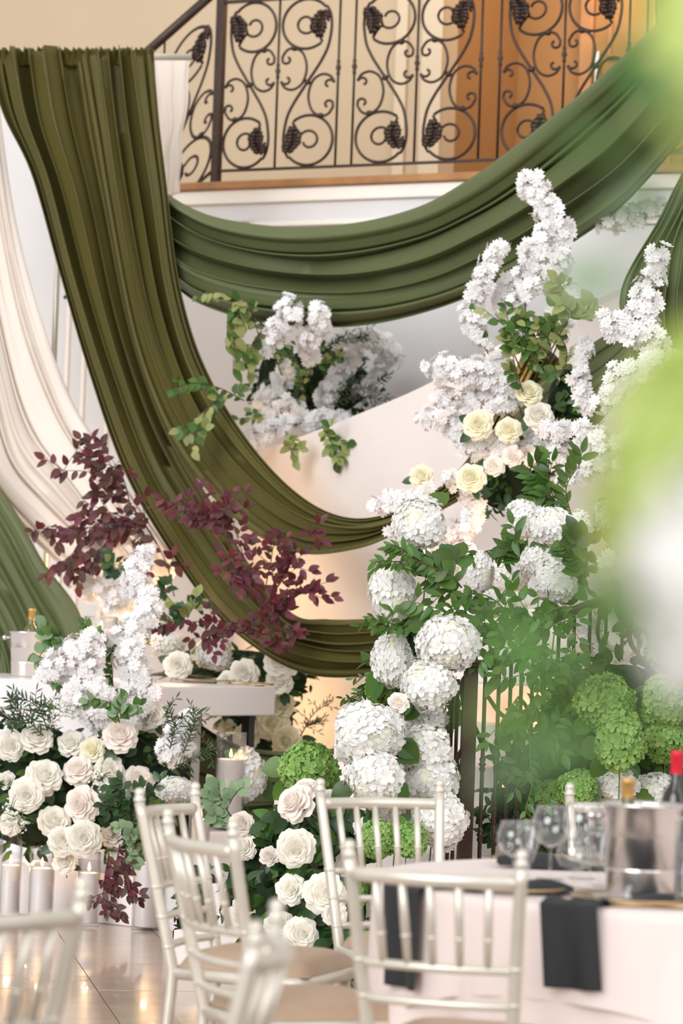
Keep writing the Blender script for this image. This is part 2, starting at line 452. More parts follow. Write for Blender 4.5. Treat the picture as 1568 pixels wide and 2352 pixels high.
q = MB(); q.box(nx, bars['e1'], -.011, .011, ZB-.007, ZB+.007); q.obj('bottom_rail', M['iron'], rail, False)
q = MB(); q.box(nx, bars['e1'], -.014, .014, ZT-.009, ZT+.009); q.obj('top_rail', M['iron'], rail, False)
q = MB(); q.box(nx-.1, bars['e1'], -.03, .03, ZT+.13, ZT+.17); q.obj('handrail', M['iron'], rail, False, bevel=.012)
def baluster(x, zb, zt):
    q = MB(); zc = (zb+zt)/2
    q.tube([(x, 0, zb), (x, 0, zt)], .0072, 8)
    q.lathe([(.004, -.05), (.012, -.035), (.008, -.02), (.016, 0), (.008, .02), (.012, .035), (.004, .05)], 10, (x, 0, zc))
    return q.obj('baluster', M['iron'], rail)
for k in ('c1', 'a1', 'a2', 'c2', 'b1', 'b2', 'c3', 'd1', 'd2', 'c4', 'e1'): baluster(bars[k], ZB, ZT+.14)
for a, c, mir in (('newel', 'c1', 0), ('c1', 'a1', 1), ('a2', 'c2', 0), ('c2', 'b1', 1), ('b2', 'c3', 0), ('c3', 'd1', 1), ('d2', 'c4', 0)):
    half_panel(rail, bars[a]+(.02 if a == 'newel' else 0), bars[c], ZC, H2, mir)
# sloping stair part left of the newel
srail = empty('iron_stair_railing', 'sloping dark iron stair railing going down behind the green curtain at top left', 'railing', LM.translation, LANG)
SL = 0.72
def sz(x, z): return z + (x-nx)*SL
xl = nx-1.0
q = MB()
for z, w in ((ZT+.10, .028), (ZB+.02, .010)):
    q = MB(); q.tube([(xl, 0, sz(xl, z)), (nx, 0, sz(nx, z))], w, 8); q.obj('handrail' if w > .02 else 'bottom_rail', M['iron'], srail)
half_panel(srail, nx-.36, nx-.02, sz(nx-.19, ZC), H2, 1, SL)
for k in range(5):
    x = nx-.375-k*.085; q = MB(); q.tube([(x, 0, sz(x, ZB)), (x, 0, sz(x, ZT+.08))], .0065, 8); q.obj('baluster', M['iron'], srail)
# wall handrail behind the railing
wr = MB(); P = [W(300, 372, 13.9), W(440, 318, 13.9), W(505, 286, 13.9), W(620, 240, 13.85), W(735, 180, 13.8), W(770, 174, 13.8), W(845, 172, 13.75), W(905, 170, 13.75)]
wr.tube(cr(P, 30), .019, 10)
wo = wr.obj('wall_handrail', M['iron']); tagit(wo, 'dark handrail rising along the cream wall behind the balcony railing', 'handrail')
for px, py in ((505, 286), (855, 172)):
    p = W(px, py, 13.8); q = MB(); q.tube([p, p+Vector((0, .03, -.09)), p+LN*.08+Vector((0, 0, -.09))], .009, 8)
    q.lathe([(.0, -.012), (.03, -.01), (.034, 0), (.03, .01), (0, .012)], 14, p+LN*.05+Vector((0, 0, -.09))); q.obj('bracket', M['iron'], wo)

# ------------------------------------------------------------------ drapes
def drape(name, label, Lg, Rg, mats, nf, amp, seed, nt=110, ns=200, sharp=.7, rough_edge=0.0, group=None, cat='drape', fine=.3, bulge=0.0):
    rr = random.Random(seed)
    A = cr([W(*p) for p in Lg], nt+1); B = cr([W(*p) for p in Rg], nt+1)
    wp = [(rr.uniform(.4, 1.0)/(k+1), rr.uniform(0, 6.28), rr.choice((1, 2, 3, 4, 5))) for k in range(4)]
    tw = [rr.uniform(0, 6.28) for _ in range(6)]
    amps = [rr.uniform(.35, 1.2) for _ in range(nf+4)]
    def fold(s, t):
        w = s + sum(a*math.sin(f*2*PI*s+ph+t*(2.2+k)) for k, (a, ph, f) in enumerate(wp))*.05
        x = w*nf; i = int(math.floor(x)); fx = x-i
        am = amps[(i) % len(amps)]; 
        h = am * (abs(math.sin(PI*fx))**sharp)
        h += fine*.35*math.sin(2*PI*w*nf*2.3+tw[0]+t*2.0)*.4 + fine*.25*math.sin(2*PI*w*nf*4.1+tw[1]-t*3)*.4
        return h
    def fn(s, t):
        i = int(round(t*nt)); a, b_ = A[i], B[i]
        wdt = (b_-a).length; am = amp*min(1.0, .35+wdt*.9)
        hgt = fold(s, t)
        h2 = fold(s, min(1, t+.01))
        lat = (b_-a)
        p = a.lerp(b_, s)
        tw_ = .012*math.sin(7*t+tw[2]+5*s) + .008*math.sin(17*t+tw[3]+9*s)
        p = p + Vector((0, -1, 0))*(am*hgt + bulge*math.sin(PI*s)) + lat.normalized()*(am*.45*math.cos(PI*((s*nf) % 1))*.6*math.sin(PI*s) + tw_*.6)
        if rough_edge and t < .03: p = p + Vector((0, 0, rough_edge*(math.sin(s*170+tw[4])*.5+math.sin(s*67+tw[5])*.5)))
        return p
    mb = MB(); mb.grid(lambda u, v: fn(u, v), ns, nt)
    o = mb.obj(name, mats)
    sd = o.modifiers.new('thickness', 'SOLIDIFY'); sd.thickness = .004; sd.offset = 0
    tagit(o, label, cat, group)
    return o
# white voile
drape('voile_drape', 'long ivory voile drape swept down at far left behind the olive curtain',
      [(-230, 60, 11.6), (-170, 400, 11.5), (-120, 700, 11.4), (-70, 950, 11.3), (-30, 1110, 11.2), (60, 1215, 11.1), (180, 1330, 11.0), (300, 1450, 10.95)],
      [(-20, 60, 11.6), (12, 330, 11.5), (50, 560, 11.4), (100, 760, 11.3), (160, 910, 11.25), (225, 1020, 11.15), (310, 1150, 11.1), (420, 1300, 11.0)],
      M['voile'], 8, .07, 11, sharp=1.0, fine=.2)
drape('voile_drape', 'short ivory voile drape hanging straight between olive curtain and iron railing',
      [(300, 125, 11.75), (320, 300, 11.75), (335, 470, 11.75)], [(434, 125, 11.75), (424, 300, 11.75), (410, 445, 11.75)], M['voile'], 4, .04, 4, nt=40, ns=90, sharp=1.0, rough_edge=.004)
# olive curtain and its two tails
CY = 11.25
drape('velvet_curtain', 'left half of the olive velvet curtain, its tail sweeping into the lowest swag',
      [(-25, 120, CY), (5, 260, CY), (70, 400, CY), (135, 620, CY), (205, 850, CY-.05), (285, 1075, CY-.15), (375, 1240, CY-.3), (490, 1400, CY-.55), (600, 1492, CY-.8), (700, 1542, CY-.9), (800, 1556, CY-1.0), (900, 1545, CY-1.1), (1000, 1520, CY-1.1)],
      [(200, 120, CY), (225, 300, CY), (262, 500, CY), (310, 750, CY), (365, 930, CY-.05), (425, 1060, CY-.15), (500, 1180, CY-.3), (585, 1310, CY-.6), (675, 1410, CY-.85), (750, 1422, CY-.95), (830, 1420, CY-1.05), (920, 1410, CY-1.15), (1010, 1395, CY-1.15)],
      M['velvet'], 6, .16, 21, fine=.06, rough_edge=.02, sharp=1.05)
drape('velvet_curtain', 'right half of the olive velvet curtain, its tail sweeping across the plaster stair wall',
      [(180, 120, CY-.02), (210, 300, CY-.02), (245, 500, CY-.02), (300, 760, CY-.03), (360, 930, CY-.1), (430, 1060, CY-.2), (520, 1170, CY-.4), (620, 1245, CY-.6), (710, 1272, CY-.75), (820, 1258, CY-.9), (900, 1228, CY-.95), (1000, 1180, CY-1.0), (1100, 1120, CY-1.05), (1180, 1010, CY-1.0), (1290, 830, CY-1.0)],
      [(350, 120, CY-.02), (362, 270, CY-.02), (382, 430, CY-.02), (405, 620, CY-.03), (440, 770, CY-.08), (485, 880, CY-.15), (545, 980, CY-.35), (625, 1078, CY-.5), (710, 1150, CY-.65), (790, 1186, CY-.8), (870, 1185, CY-.9), (960, 1150, CY-.95), (1050, 1080, CY-1.0), (1130, 960, CY-1.0), (1220, 770, CY-.95)],
      M['velvet'], 6, .15, 8, fine=.06, rough_edge=.02, sharp=1.05)
# frill and pole carrying the curtain
pole = MB(); pole.tube([W(-60, 131, CY+.04), W(438, 131, CY+.3)], .018, 10)
po = pole.obj('drape_pole', M['silver']); tagit(po, 'slim horizontal pole carrying the olive curtain and white voile', 'pole')
up = MB(); a = W(150, 131, CY+.17); up.tube([a, (a.x, a.y, 0)], .016, 10); up.obj('upright', M['silver'], po)
fr = MB(); rr = random.Random(2)
a, c = W(-25, 128, CY-.05), W(352, 128, CY-.05)
def frill(u, v):
    p = a.lerp(c, u); n_ = math.sin(u*150)*.5+math.sin(u*83+1)*.35+math.sin(u*231+2)*.3
    return p + Vector((0, -.01-.03*n_*v+.05*(1-v), -.05+.085*v+.008*n_*v))
fr.grid(frill, 240, 6); fo = fr.obj('curtain_header', M['velvet']); sd = fo.modifiers.new('t', 'SOLIDIFY'); sd.thickness = .004
tagit(fo, 'ruffled gathered header of the olive curtain along the pole', 'curtain header')
# big upper swag
drape('satin_swag', 'wide sage green satin swag slung below the iron railing up to the top right',
      [(350, 600, 11.35), (415, 668, 11.3), (480, 705, 11.2), (600, 738, 11.05), (760, 752, 10.95), (880, 745, 10.8), (1000, 716, 10.65), (1110, 672, 10.5), (1210, 622, 10.4), (1310, 562, 10.3), (1430, 475, 10.15), (1540, 350, 10.0), (1660, 200, 9.85), (1800, 60, 9.7)],
      [(330, 400, 11.35), (395, 452, 11.35), (480, 494, 11.3), (590, 518, 11.2), (700, 525, 11.1), (830, 512, 10.95), (960, 478, 10.8), (1060, 428, 10.65), (1150, 370, 10.5), (1260, 285, 10.35), (1370, 190, 10.2), (1470, 95, 10.05), (1570, -5, 9.9), (1700, -120, 9.7)],
      M['satin_green'], 5, .16, 33, ns=220, nt=130, sharp=.8, fine=.06)
drape('satin_swag', 'narrow dark green satin drape falling at the right edge behind the tall white blossom',
      [(1590, 350, 9.3), (1520, 480, 9.3), (1452, 600, 9.3), (1425, 700, 9.3), (1440, 820, 9.3), (1460, 980, 9.3)],
      [(1640, 360, 9.3), (1640, 500, 9.3), (1645, 620, 9.3), (1650, 720, 9.3), (1650, 850, 9.3), (1660, 980, 9.3)],
      M['satin_green'], 8, .09, 12, nt=60)
drape('satin_swag', 'green satin drape pulled tight at the bottom left behind the wine bucket',
      [(-330, 900, 10.95), (-280, 1100, 10.95), (-180, 1350, 10.9), (-90, 1550, 10.9), (-60, 1700, 10.9)],
      [(-90, 1000, 10.95), (0, 1125, 10.95), (95, 1275, 10.9), (185, 1410, 10.85), (230, 1560, 10.85)],
      M['satin_green'], 7, .07, 14, nt=60)
drape('satin_swag', 'green satin drape on stair wall behind the top of the yellow roses at right',
      [(1120, 1010, 10.15), (1190, 930, 10.15), (1280, 850, 10.15), (1400, 760, 10.15)], [(1230, 1130, 10.05), (1300, 1050, 10.05), (1390, 960, 10.05), (1500, 860, 10.05)], M['satin_green'], 5, .07, 19, nt=40, ns=100)
drape('satin_swag', 'dark green satin folds puddled low behind the tall pillar candle',
      [(420, 1990, 10.3), (520, 2000, 10.2), (640, 1975, 10.1), (780, 1900, 10.0), (900, 1800, 10.0)], [(420, 1640, 10.5), (500, 1690, 10.4), (620, 1722, 10.35), (760, 1718, 10.3), (900, 1680, 10.25)],
      M['satin_green'], 5, .08, 15, nt=60)
RZ = .22
# ------------------------------------------------------------------ platform, sweetheart table
pc = G(408, YB(408, 2137, 0))                                   # front corner of the riser
ang = -0.62
PMt = Matrix.Translation(pc) @ Matrix.Rotation(ang, 4, 'Z')
b = MB(); b.box(-2.6, 0, 0, 1.7, 0.0, RZ, PMt)
o = b.obj('stage_riser', M['lacquer'], None, False, bevel=.006); tagit(o, 'low glossy white stage riser under the sweetheart table and candles', 'platform')
b = MB(); b.box(.04, .22, .10, .42, 0.0, .14, PMt)
o = b.obj('white_plinth', M['lacquer'], None, False, bevel=.006); tagit(o, 'small low white plinth standing on the floor right of the stage riser', 'plinth')
b = MB(); c = G(522, 9.85); b.box(c.x-.17, c.x+.17, c.y-.17, c.y+.17, 0, .40)
o = b.obj('white_pedestal', M['lacquer'], None, False, bevel=.006); tagit(o, 'white pedestal under the tall lit pillar candle behind the silver chairs', 'plinth')
# table: front corner at photo (368,1580)
TT = 1.005
tc_ = G(366, 9.85, TT)
def tz(px, py, Y): return W(px, py, Y).z
ZTOP = W(366, 1578, 9.85).z
tb = empty('sweetheart_table', 'long white lacquered head table with a deep apron behind the rose arrangement', 'table', (tc_.x, tc_.y, RZ), 0)
zt = ZTOP-RZ
T0 = Matrix.Rotation(-.62, 4, 'Z')
b = MB(); b.box(-1.9, 0, 0, .88, zt-.135, zt, T0); b.obj('tabletop', M['lacquer'], tb, False, bevel=.006)
b = MB(); b.box(-1.9, -.22, .03, .60, 0, zt-.137, T0); b.obj('front_panel', M['lacquer'], tb, False, bevel=.004)
for x, y in ((-.12, .30), (-.12, .78), (-1.8, .78)):
    b = MB(); b.box(x, x+.045, y, y+.045, 0, zt-.137, T0); b.obj('leg', M['leather'], tb, False)
z1 = ZTOP-RZ
ZS = ZTOP
# ------------------------------------------------------------------ candles
def glass_cyl(name, label, p, r, h, group=None, cat='candle holder', taper=1.0):
    t = tagit(link(name, None), label, cat, group); t.location = p; t.empty_display_size = .05
    q = MB(); th = .004
    q.lathe([(0, 0), (r*taper, 0), (r*taper, .012), (r, h), (r-th, h), (r*taper-th, .014), (0, .014)], 32)
    q.obj('glass_wall', M['vase_glass'], t)
    q = MB(); rim = [(r*math.cos(2*PI*k/32), r*math.sin(2*PI*k/32), h) for k in range(32)]
    q.tube(rim, .0022, 6, closed=True); q.obj('rim', M['steel_glass'], t)
    return t
M['steel_glass'] = glass_mat('glass_edge', (.9, .93, .93), .9)
def candle(label, p, r, h, group=None, light=0.6):
    c = tagit(link('pillar_candle', None), label, 'candle', group); c.location = p; c.empty_display_size = .05
    q = MB(); q.lathe([(0, 0), (r*.96, 0), (r, .006), (r, h-.006), (r*.97, h), (r*.8, h-.002), (r*.3, h-.008), (0, h-.009)], 32); wx = q.obj('wax', M['wax'], c)
    q = MB(); q.tube([(0, 0, h-.009), (0, .001, h+.008), (.002, .001, h+.014)], .0013, 6); q.obj('wick', M['wick'], wx)
    q = MB(); q.lathe([(0, h+.006), (.0045, h+.010), (.0068, h+.018), (.005, h+.030), (.002, h+.040), (0, h+.046)], 12); q.obj('flame', M['flame'], wx)
    w = Vector(p) + Vector((0, 0, h+.03)); point('candle_light', w, light, (1.0, .6, .3), .012)
    return c
cd = [  # px centre, base py, width px, glass top py, wax top py, Y, base z, what
 (20, 2108, 50, 1912, 1985, 9.15, 0, 'at the far left edge of the floor'),
 (66, 2085, 46, 1905, 1975, 9.4, 0, 'behind the second floor candle from the left'),
 (92, 2118, 58, 1945, 1992, 9.1, 0, 'second in the floor row from the left'),
 (200, 2124, 52, 1958, 2003, 9.08, 0, 'on the floor right of the blurred chair back'),
 (336, 2132, 70, 1938, 1978, 9.02, 0, 'widest one on the floor beside the burgundy leaves'),
 (361, 2012, 46, 1842, 1915, 9.28, RZ, 'on the riser behind the widest floor candle'),
 (455, 2012, 46, 1855, 1880, 9.45, RZ, 'on the riser seen through the silver chair spindles'),
 (524, 1880, 68, 1683, 1742, 9.85, .40, 'tallest one right of the head table'),
]
for px, by, wpx, ty, wy, Y, bz, what in cd:
    Y = YB(px, by, bz) if px < 500 else Y; p = G(px, Y, bz); s = S1(Y); r = wpx/s/2
    hg = (W(px, ty, Y).z - bz); hw = W(px, wy, Y).z - bz - .016
    glass_cyl('hurricane_vase', 'clear glass cylinder vase '+what, p, r, hg)
    candle('lit white pillar candle in the glass '+what, p+Vector((0, 0, .0145)), r-.006, hw)
PVY = YB(228, 1560, ZS)
pv = G(228, PVY, ZS+.002)
glass_cyl('hurricane_vase', 'wide flared glass hurricane on the head table between bucket and blossom', pv, .082, W(228, 1418, PVY).z-ZS, taper=.8)
candle('frosted white candle inside the flared glass on the head table', pv+Vector((0, 0, .016)), .060, W(228, 1445, PVY).z-ZS-.02)

# ------------------------------------------------------------------ buckets and bottles
def bucket(label, p, r, h, ring=True, knobs=True):
    t = empty('wine_bucket', label, 'wine bucket', p)
    q = MB(); q.lathe([(0, 0), (r*.80, 0), (r*.83, .008), (r*.86, h*.28), (r*.875, h*.30), (r*.875, h*.315), (r*.86, h*.33), (r*.97, h*.96), (r*1.02, h*.975), (r*1.03, h), (r*1.0, h+.003), (r*.97, h*.985), (r*.82, .012), (0, .012)], 48); q.obj('body', M['steel'], t)
    for s in (-1, 1):
        q = MB(); q.tube([(s*r*.95, 0, h*.86), (s*(r+.012), 0, h*.86)], .005, 8); q.lathe([(0, -.013), (.009, -.009), (.013, 0), (.009, .009), (0, .013)], 12, (s*(r+.022), 0, h*.86)); q.obj('handle_knob', M['steel'], t)
    return t
def bottle(label, p, lean, glassm, foil, h=.31, r=.037):
    t = empty('wine_bottle', label, 'bottle', p); t.rotation_euler = (lean[1], lean[0], 0)
    q = MB(); q.lathe([(0, 0), (r, 0), (r, h*.62), (r*.85, h*.69), (r*.45, h*.76), (.0145, h*.80), (.0145, h*.99), (0, h*.99)], 24); q.obj('glass_body', glassm, t)
    q = MB(); q.lathe([(.0152, h*.83), (.0155, h*.95), (.0168, h*.955), (.0168, h*.985), (.0155, h), (0, h)], 20); q.obj('capsule', foil, t)
    return t
s = W(63, 1556, 9.9)
bk = G(62, YB(62, 1554, ZS), ZS+.001); bucket('small polished steel wine bucket at the left end of the head table', bk, .093, .215)
bottle('white wine bottle with pale gold capsule standing in the head table bucket', bk+Vector((.005, .0, .014)), (0.02, 0), M['bottle_green'], M['gold'], h=.315)
# head table place setting
pp = G(462, YB(462, 1568, ZS), ZS+.002)
def plate(label, p, r, mt, name='charger_plate'):
    q = MB(); q.lathe([(0, .004), (r*.62, .004), (r*.7, .009), (r, .014), (r, .018), (r*.68, .012), (r*.6, .008), (0, .008)], 40, )
    o = q.obj(name, mt); o.location = p; tagit(o, label, 'plate')
    e = MB(); e.tube([(r*math.cos(2*PI*k/40), r*math.sin(2*PI*k/40), .016) for k in range(40)], .0025, 6, closed=True); e.obj('rim', M['goldrim'], o)
    return o
plate('gold rimmed glass charger plate on the right end of the head table', pp, .16, M['glass'])
def lumpy_napkin(label, p, L, Wd, H, rz, seed, name='napkin'):
    rr = random.Random(seed); ph = [rr.uniform(0, 6) for _ in range(4)]
    def fn(u, v):
        x = (u-.5)*L; y = (v-.5)*Wd*(1-.35*abs(u-.5))
        z = H*(math.sin(PI*v)**.5)*(.55+.45*math.sin(3.1*u+ph[0]))*(.35+.65*math.sin(PI*min(1, max(0, u*1.0)))) + .004*math.sin(9*u+ph[1]+4*v)
        return Vector((x, y, max(z, 0)+.002))
    mb = MB(); mb.grid(fn, 40, 16); o = mb.obj(name, M['napkin']); o.location = p; o.rotation_euler = (0, 0, rz)
    sd = o.modifiers.new('t', 'SOLIDIFY'); sd.thickness = .003; sd.offset = 1
    return tagit(o, label, 'napkin')
lumpy_napkin('folded black napkin on the plate at the head table', G(415, YB(415, 1564, ZS), ZS+.02), .30, .12, .02, .05, 3)
def flatware(label, p, rz, kind):
    q = MB()
    if kind == 'fork':
        q.tube([(0, 0, .004), (.11, 0, .006), (.14, 0, .007)], [.004, .0028, .005], 6)
        for k in (-1.5, -.5, .5, 1.5): q.tube([(.14, k*.0035, .007), (.19, k*.005, .007)], .0014, 5)
    else:
        q.tube([(0, 0, .004), (.10, 0, .005), (.13, 0, .006), (.21, 0, .005)], [.004, .004, .008, .003], 8, flat=(.35, 1))
    o = q.obj('dinner_'+kind, M['goldrim'], bevel=0); o.location = p; o.rotation_euler = (0, 0, rz); return tagit(o, label, kind)
flatware('gold dinner knife right of the plate on the head table', G(530, YB(530, 1572, ZS), ZS+.003), .25, 'knife')
flatware('gold dinner fork at the right end of the head table', G(560, YB(560, 1575, ZS), ZS+.003), .1, 'fork')

# ------------------------------------------------------------------ round guest table
TC = Vector((.90, 8.17, 0)); TR = .78; TZ = .765
def clothfn(seed, R, zt, zb, ripple, hem, n=200, mrows=34):
    rr = random.Random(seed); ph = [rr.uniform(0, 6.28) for _ in range(5)]
    rows = [0, .3, .6, .85, .95, .985, 1.0]
    vs = []; fs = []
    prof = [(r*R, zt) for r in rows[:-1]] + [(R*.998, zt-.004), (R*1.004, zt-.014)]
    K = 26
    for i in range(1, K+1):
        prof.append((R*1.006, zt-.014-(zt-.014-zb)*i/K))
    for i, (r, z) in enumerate(prof):
        for k in range(n):
            a = 2*PI*k/n
            t = max(0, (zt-z)/(zt-zb)); 
            hz = z + t*hem(a) if t > .0 else z
            w = ripple*(t**.8)*(.6*math.sin(11*a+ph[0]+.5*math.sin(3*a+ph[1]))+.4*math.sin(19*a+ph[2])+.25*math.sin(37*a+ph[3]))
            rad = r + (w+ripple*.9*t if t > 0 else 0)
            vs.append((rad*math.cos(a), rad*math.sin(a), hz))
    for i in range(len(prof)-1):
        for k in range(n):
            l = (k+1) % n; fs.append((i*n+k, i*n+l, (i+1)*n+l, (i+1)*n+k))
    return MB().add(vs, fs)
rt = empty('round_table', 'round banquet table under a blush white cloth at bottom right', 'table', TC)
q = MB(); q.lathe([(0, TZ-.03), (TR-.012, TZ-.03), (TR-.012, TZ-.006), (0, TZ-.006)], 60); q.obj('tabletop', M['oak'], rt)
for a in (.8, 2.4, 4.0, 5.5):
    q = MB(); q.tube([(.5*math.cos(a), .5*math.sin(a), 0), (.5*math.cos(a), .5*math.sin(a), TZ-.03)], .015, 8); q.obj('leg', M['iron'], rt)
mb = clothfn(4, TR, TZ-.002, .012, .035, lambda a: 0.0)
o = mb.obj('tablecloth', M['cloth']); o.location = TC; tagit(o, 'floor length blush white tablecloth on the round table', 'tablecloth')
mb = clothfn(9, TR+.006, TZ+.003, .53, .012, lambda a: -.10*abs(math.sin(2*(a+.55)))**3+.02)
o = mb.obj('table_overlay', M['cloth']); o.location = TC; tagit(o, 'short blush white overlay cloth with a curved hem over the round table', 'tablecloth')
TZ += .006
def napkin_drop(label, ang_, w, drop, inner, seed, skew=0.0):
    """napkin lying on the table and falling over its rim"""
    rr = random.Random(seed); ph = rr.uniform(0, 6)
    Rr = TR+.035
    def fn(u, v):
        x = (u-.5)*w*(1-.0*v); 
        L_ = inner + drop; s = v*L_
        a = ang_
        cr_ = Vector((math.cos(a), math.sin(a), 0)); ta = Vector((-math.sin(a), math.cos(a), 0))
        edge = math.sqrt(max(Rr*Rr - x*x, 0))
        if s < inner: rad = edge - (inner-s); z = TZ+.006+.012*math.sin(PI*min(1, (inner-s)/inner))*(.6+.4*math.sin(14*u+ph))
        else:
            rad = edge + .008 + .010*math.sin(9*u+ph)*(s-inner)/drop+.004; z = TZ+.004-(s-inner)
        p = TC + cr_*rad + ta*(x + skew*max(0, s-inner)); p.z = z + .01*0
        return p
    mb = MB(); mb.grid(fn, 24, 40); o = mb.obj('napkin', M['napkin']); sd = o.modifiers.new('t', 'SOLIDIFY'); sd.thickness = .003; sd.offset = 1
    return tagit(o, label, 'napkin')
a1 = math.atan2(-.72, -.345)
napkin_drop('black linen napkin falling over the front edge of the round table', a1, .138, .19, .10, 1, skew=.10)
a2 = math.atan2(-.36, -.69)
napkin_drop('black linen napkin falling over the table edge behind the chair spindles', a2, .17, .24, .12, 2, skew=.05)
# the inner folds lying on the table
lumpy_napkin('rumpled black napkin lying along the near rim right of the wine bucket base', G(1445, 5.033, TZ), .25, .11, .045, .05, 5)
lumpy_napkin('rumpled black napkin between the chair back and the wine glasses', G(1190, 5.167, TZ), .26, .10, .035, -.02, 6)
lumpy_napkin('black napkin on the far side of the round table behind the glasses', G(1275, 5.680, TZ), .30, .12, .06, .0, 7)
lumpy_napkin('black napkin at the right edge behind the wine bucket', G(1590, 5.313, TZ), .20, .12, .09, .2, 8)
for px, Y, lb in ((1460, 5.06, 'glass charger plate with gold rim under the near black napkin'), (1160, 5.18, 'glass charger plate with gold rim behind the nearest silver chair'), (1260, 5.75, 'glass charger plate with gold rim on the far side of the round table')):
    plate(lb, G(px, Y, TZ-.002), .15, M['glass'])
flatware('gold knife beside the near plate on the round table', G(1400, 4.973, TZ), .1, 'knife')
flatware('gold fork near the rim at the right edge of the round table', G(1500, 4.980, TZ), -.1, 'fork')
bp = G(1468, 5.127, TZ)
bucket('large polished steel wine bucket on the round table', bp, .096, .222)
bottle('wine bottle with gold foil neck standing in the round table bucket', bp+Vector((-.03, -.02, .02)), (-.03, 0), M['bottle_green'], M['gold'], h=.262)
bottle('dark wine bottle with bright red capsule behind the steel bucket', G(1545, 5.367, TZ), (0, 0), M['bottle'], M['redfoil'], h=.335)
bottle('wine bottle with gold capsule cut by the right edge of the photo', G(1592, 5.280, TZ), (0, 0), M['bottle'], M['gold'], h=.31)
q = tagit(link('hurricane_vase', None), 'clear glass cylinder at the right edge of the round table', 'candle holder'); q.location = G(1575, 4.993, TZ)
MB().lathe([(0, 0), (.03, 0), (.03, .012), (.03, .20), (.027, .20), (.027, .014), (0, .014)], 28).obj('glass_wall', M['glass'], q)
def wine_glass(label, p, h, rb, kind='wine'):
    if kind == 'flute': prof = [(0, 0), (.032, 0), (.033, .002), (.008, .006), (.004, .015), (.004, h*.36), (.010, h*.42), (rb*.7, h*.62), (rb, h*.85), (rb*.94, h)]
    else: prof = [(0, 0), (.034, 0), (.035, .002), (.008, .006), (.004, .015), (.004, h*.40), (.010, h*.44), (rb*.75, h*.52), (rb, h*.68), (rb*.96, h*.82), (rb*.76, h)]
    inner = [(max(r-.0015, 0), z) for r, z in prof[6:]][::-1]
    o = MB().lathe(prof+inner+[(0, prof[6][1]+.004)], 28).obj('wine_glass' if kind == 'wine' else 'champagne_flute', M['glass']); o.location = p
    rr_ = prof[-1][0]; MB().tube([(rr_*math.cos(2*PI*k/28), rr_*math.sin(2*PI*k/28), h) for k in range(28)], .0012, 5, closed=True).obj('rim', M['steel_glass'], o)
    return tagit(o, label, 'glass')
wine_glass('round wine glass leftmost of the cluster on the round table', G(1178, 5.313, TZ), 0.152, .044)
wine_glass('champagne flute just right of the leftmost wine glass', G(1212, 5.213, TZ), 0.164, .030, 'flute')
wine_glass('tall wine glass behind the flute', G(1262, 5.447, TZ), 0.180, .050)
wine_glass('large wine glass at the back of the cluster', G(1335, 5.480, TZ), 0.188, .053)
wine_glass('short water goblet at the front of the glass cluster', G(1318, 5.147, TZ), 0.132, .046)
wine_glass('slim champagne flute left of the wine bucket', G(1375, 5.167, TZ), 0.160, .029, 'flute')
wine_glass('wine glass behind the slim flute beside the bucket', G(1388, 5.347, TZ), 0.168, .046)
wine_glass('short stemmed glass just before the wine bucket', G(1352, 5.280, TZ), 0.144, .042)
wine_glass('wine glass right of the steel bucket near the edge', G(1556, 5.167, TZ), 0.128, .040)

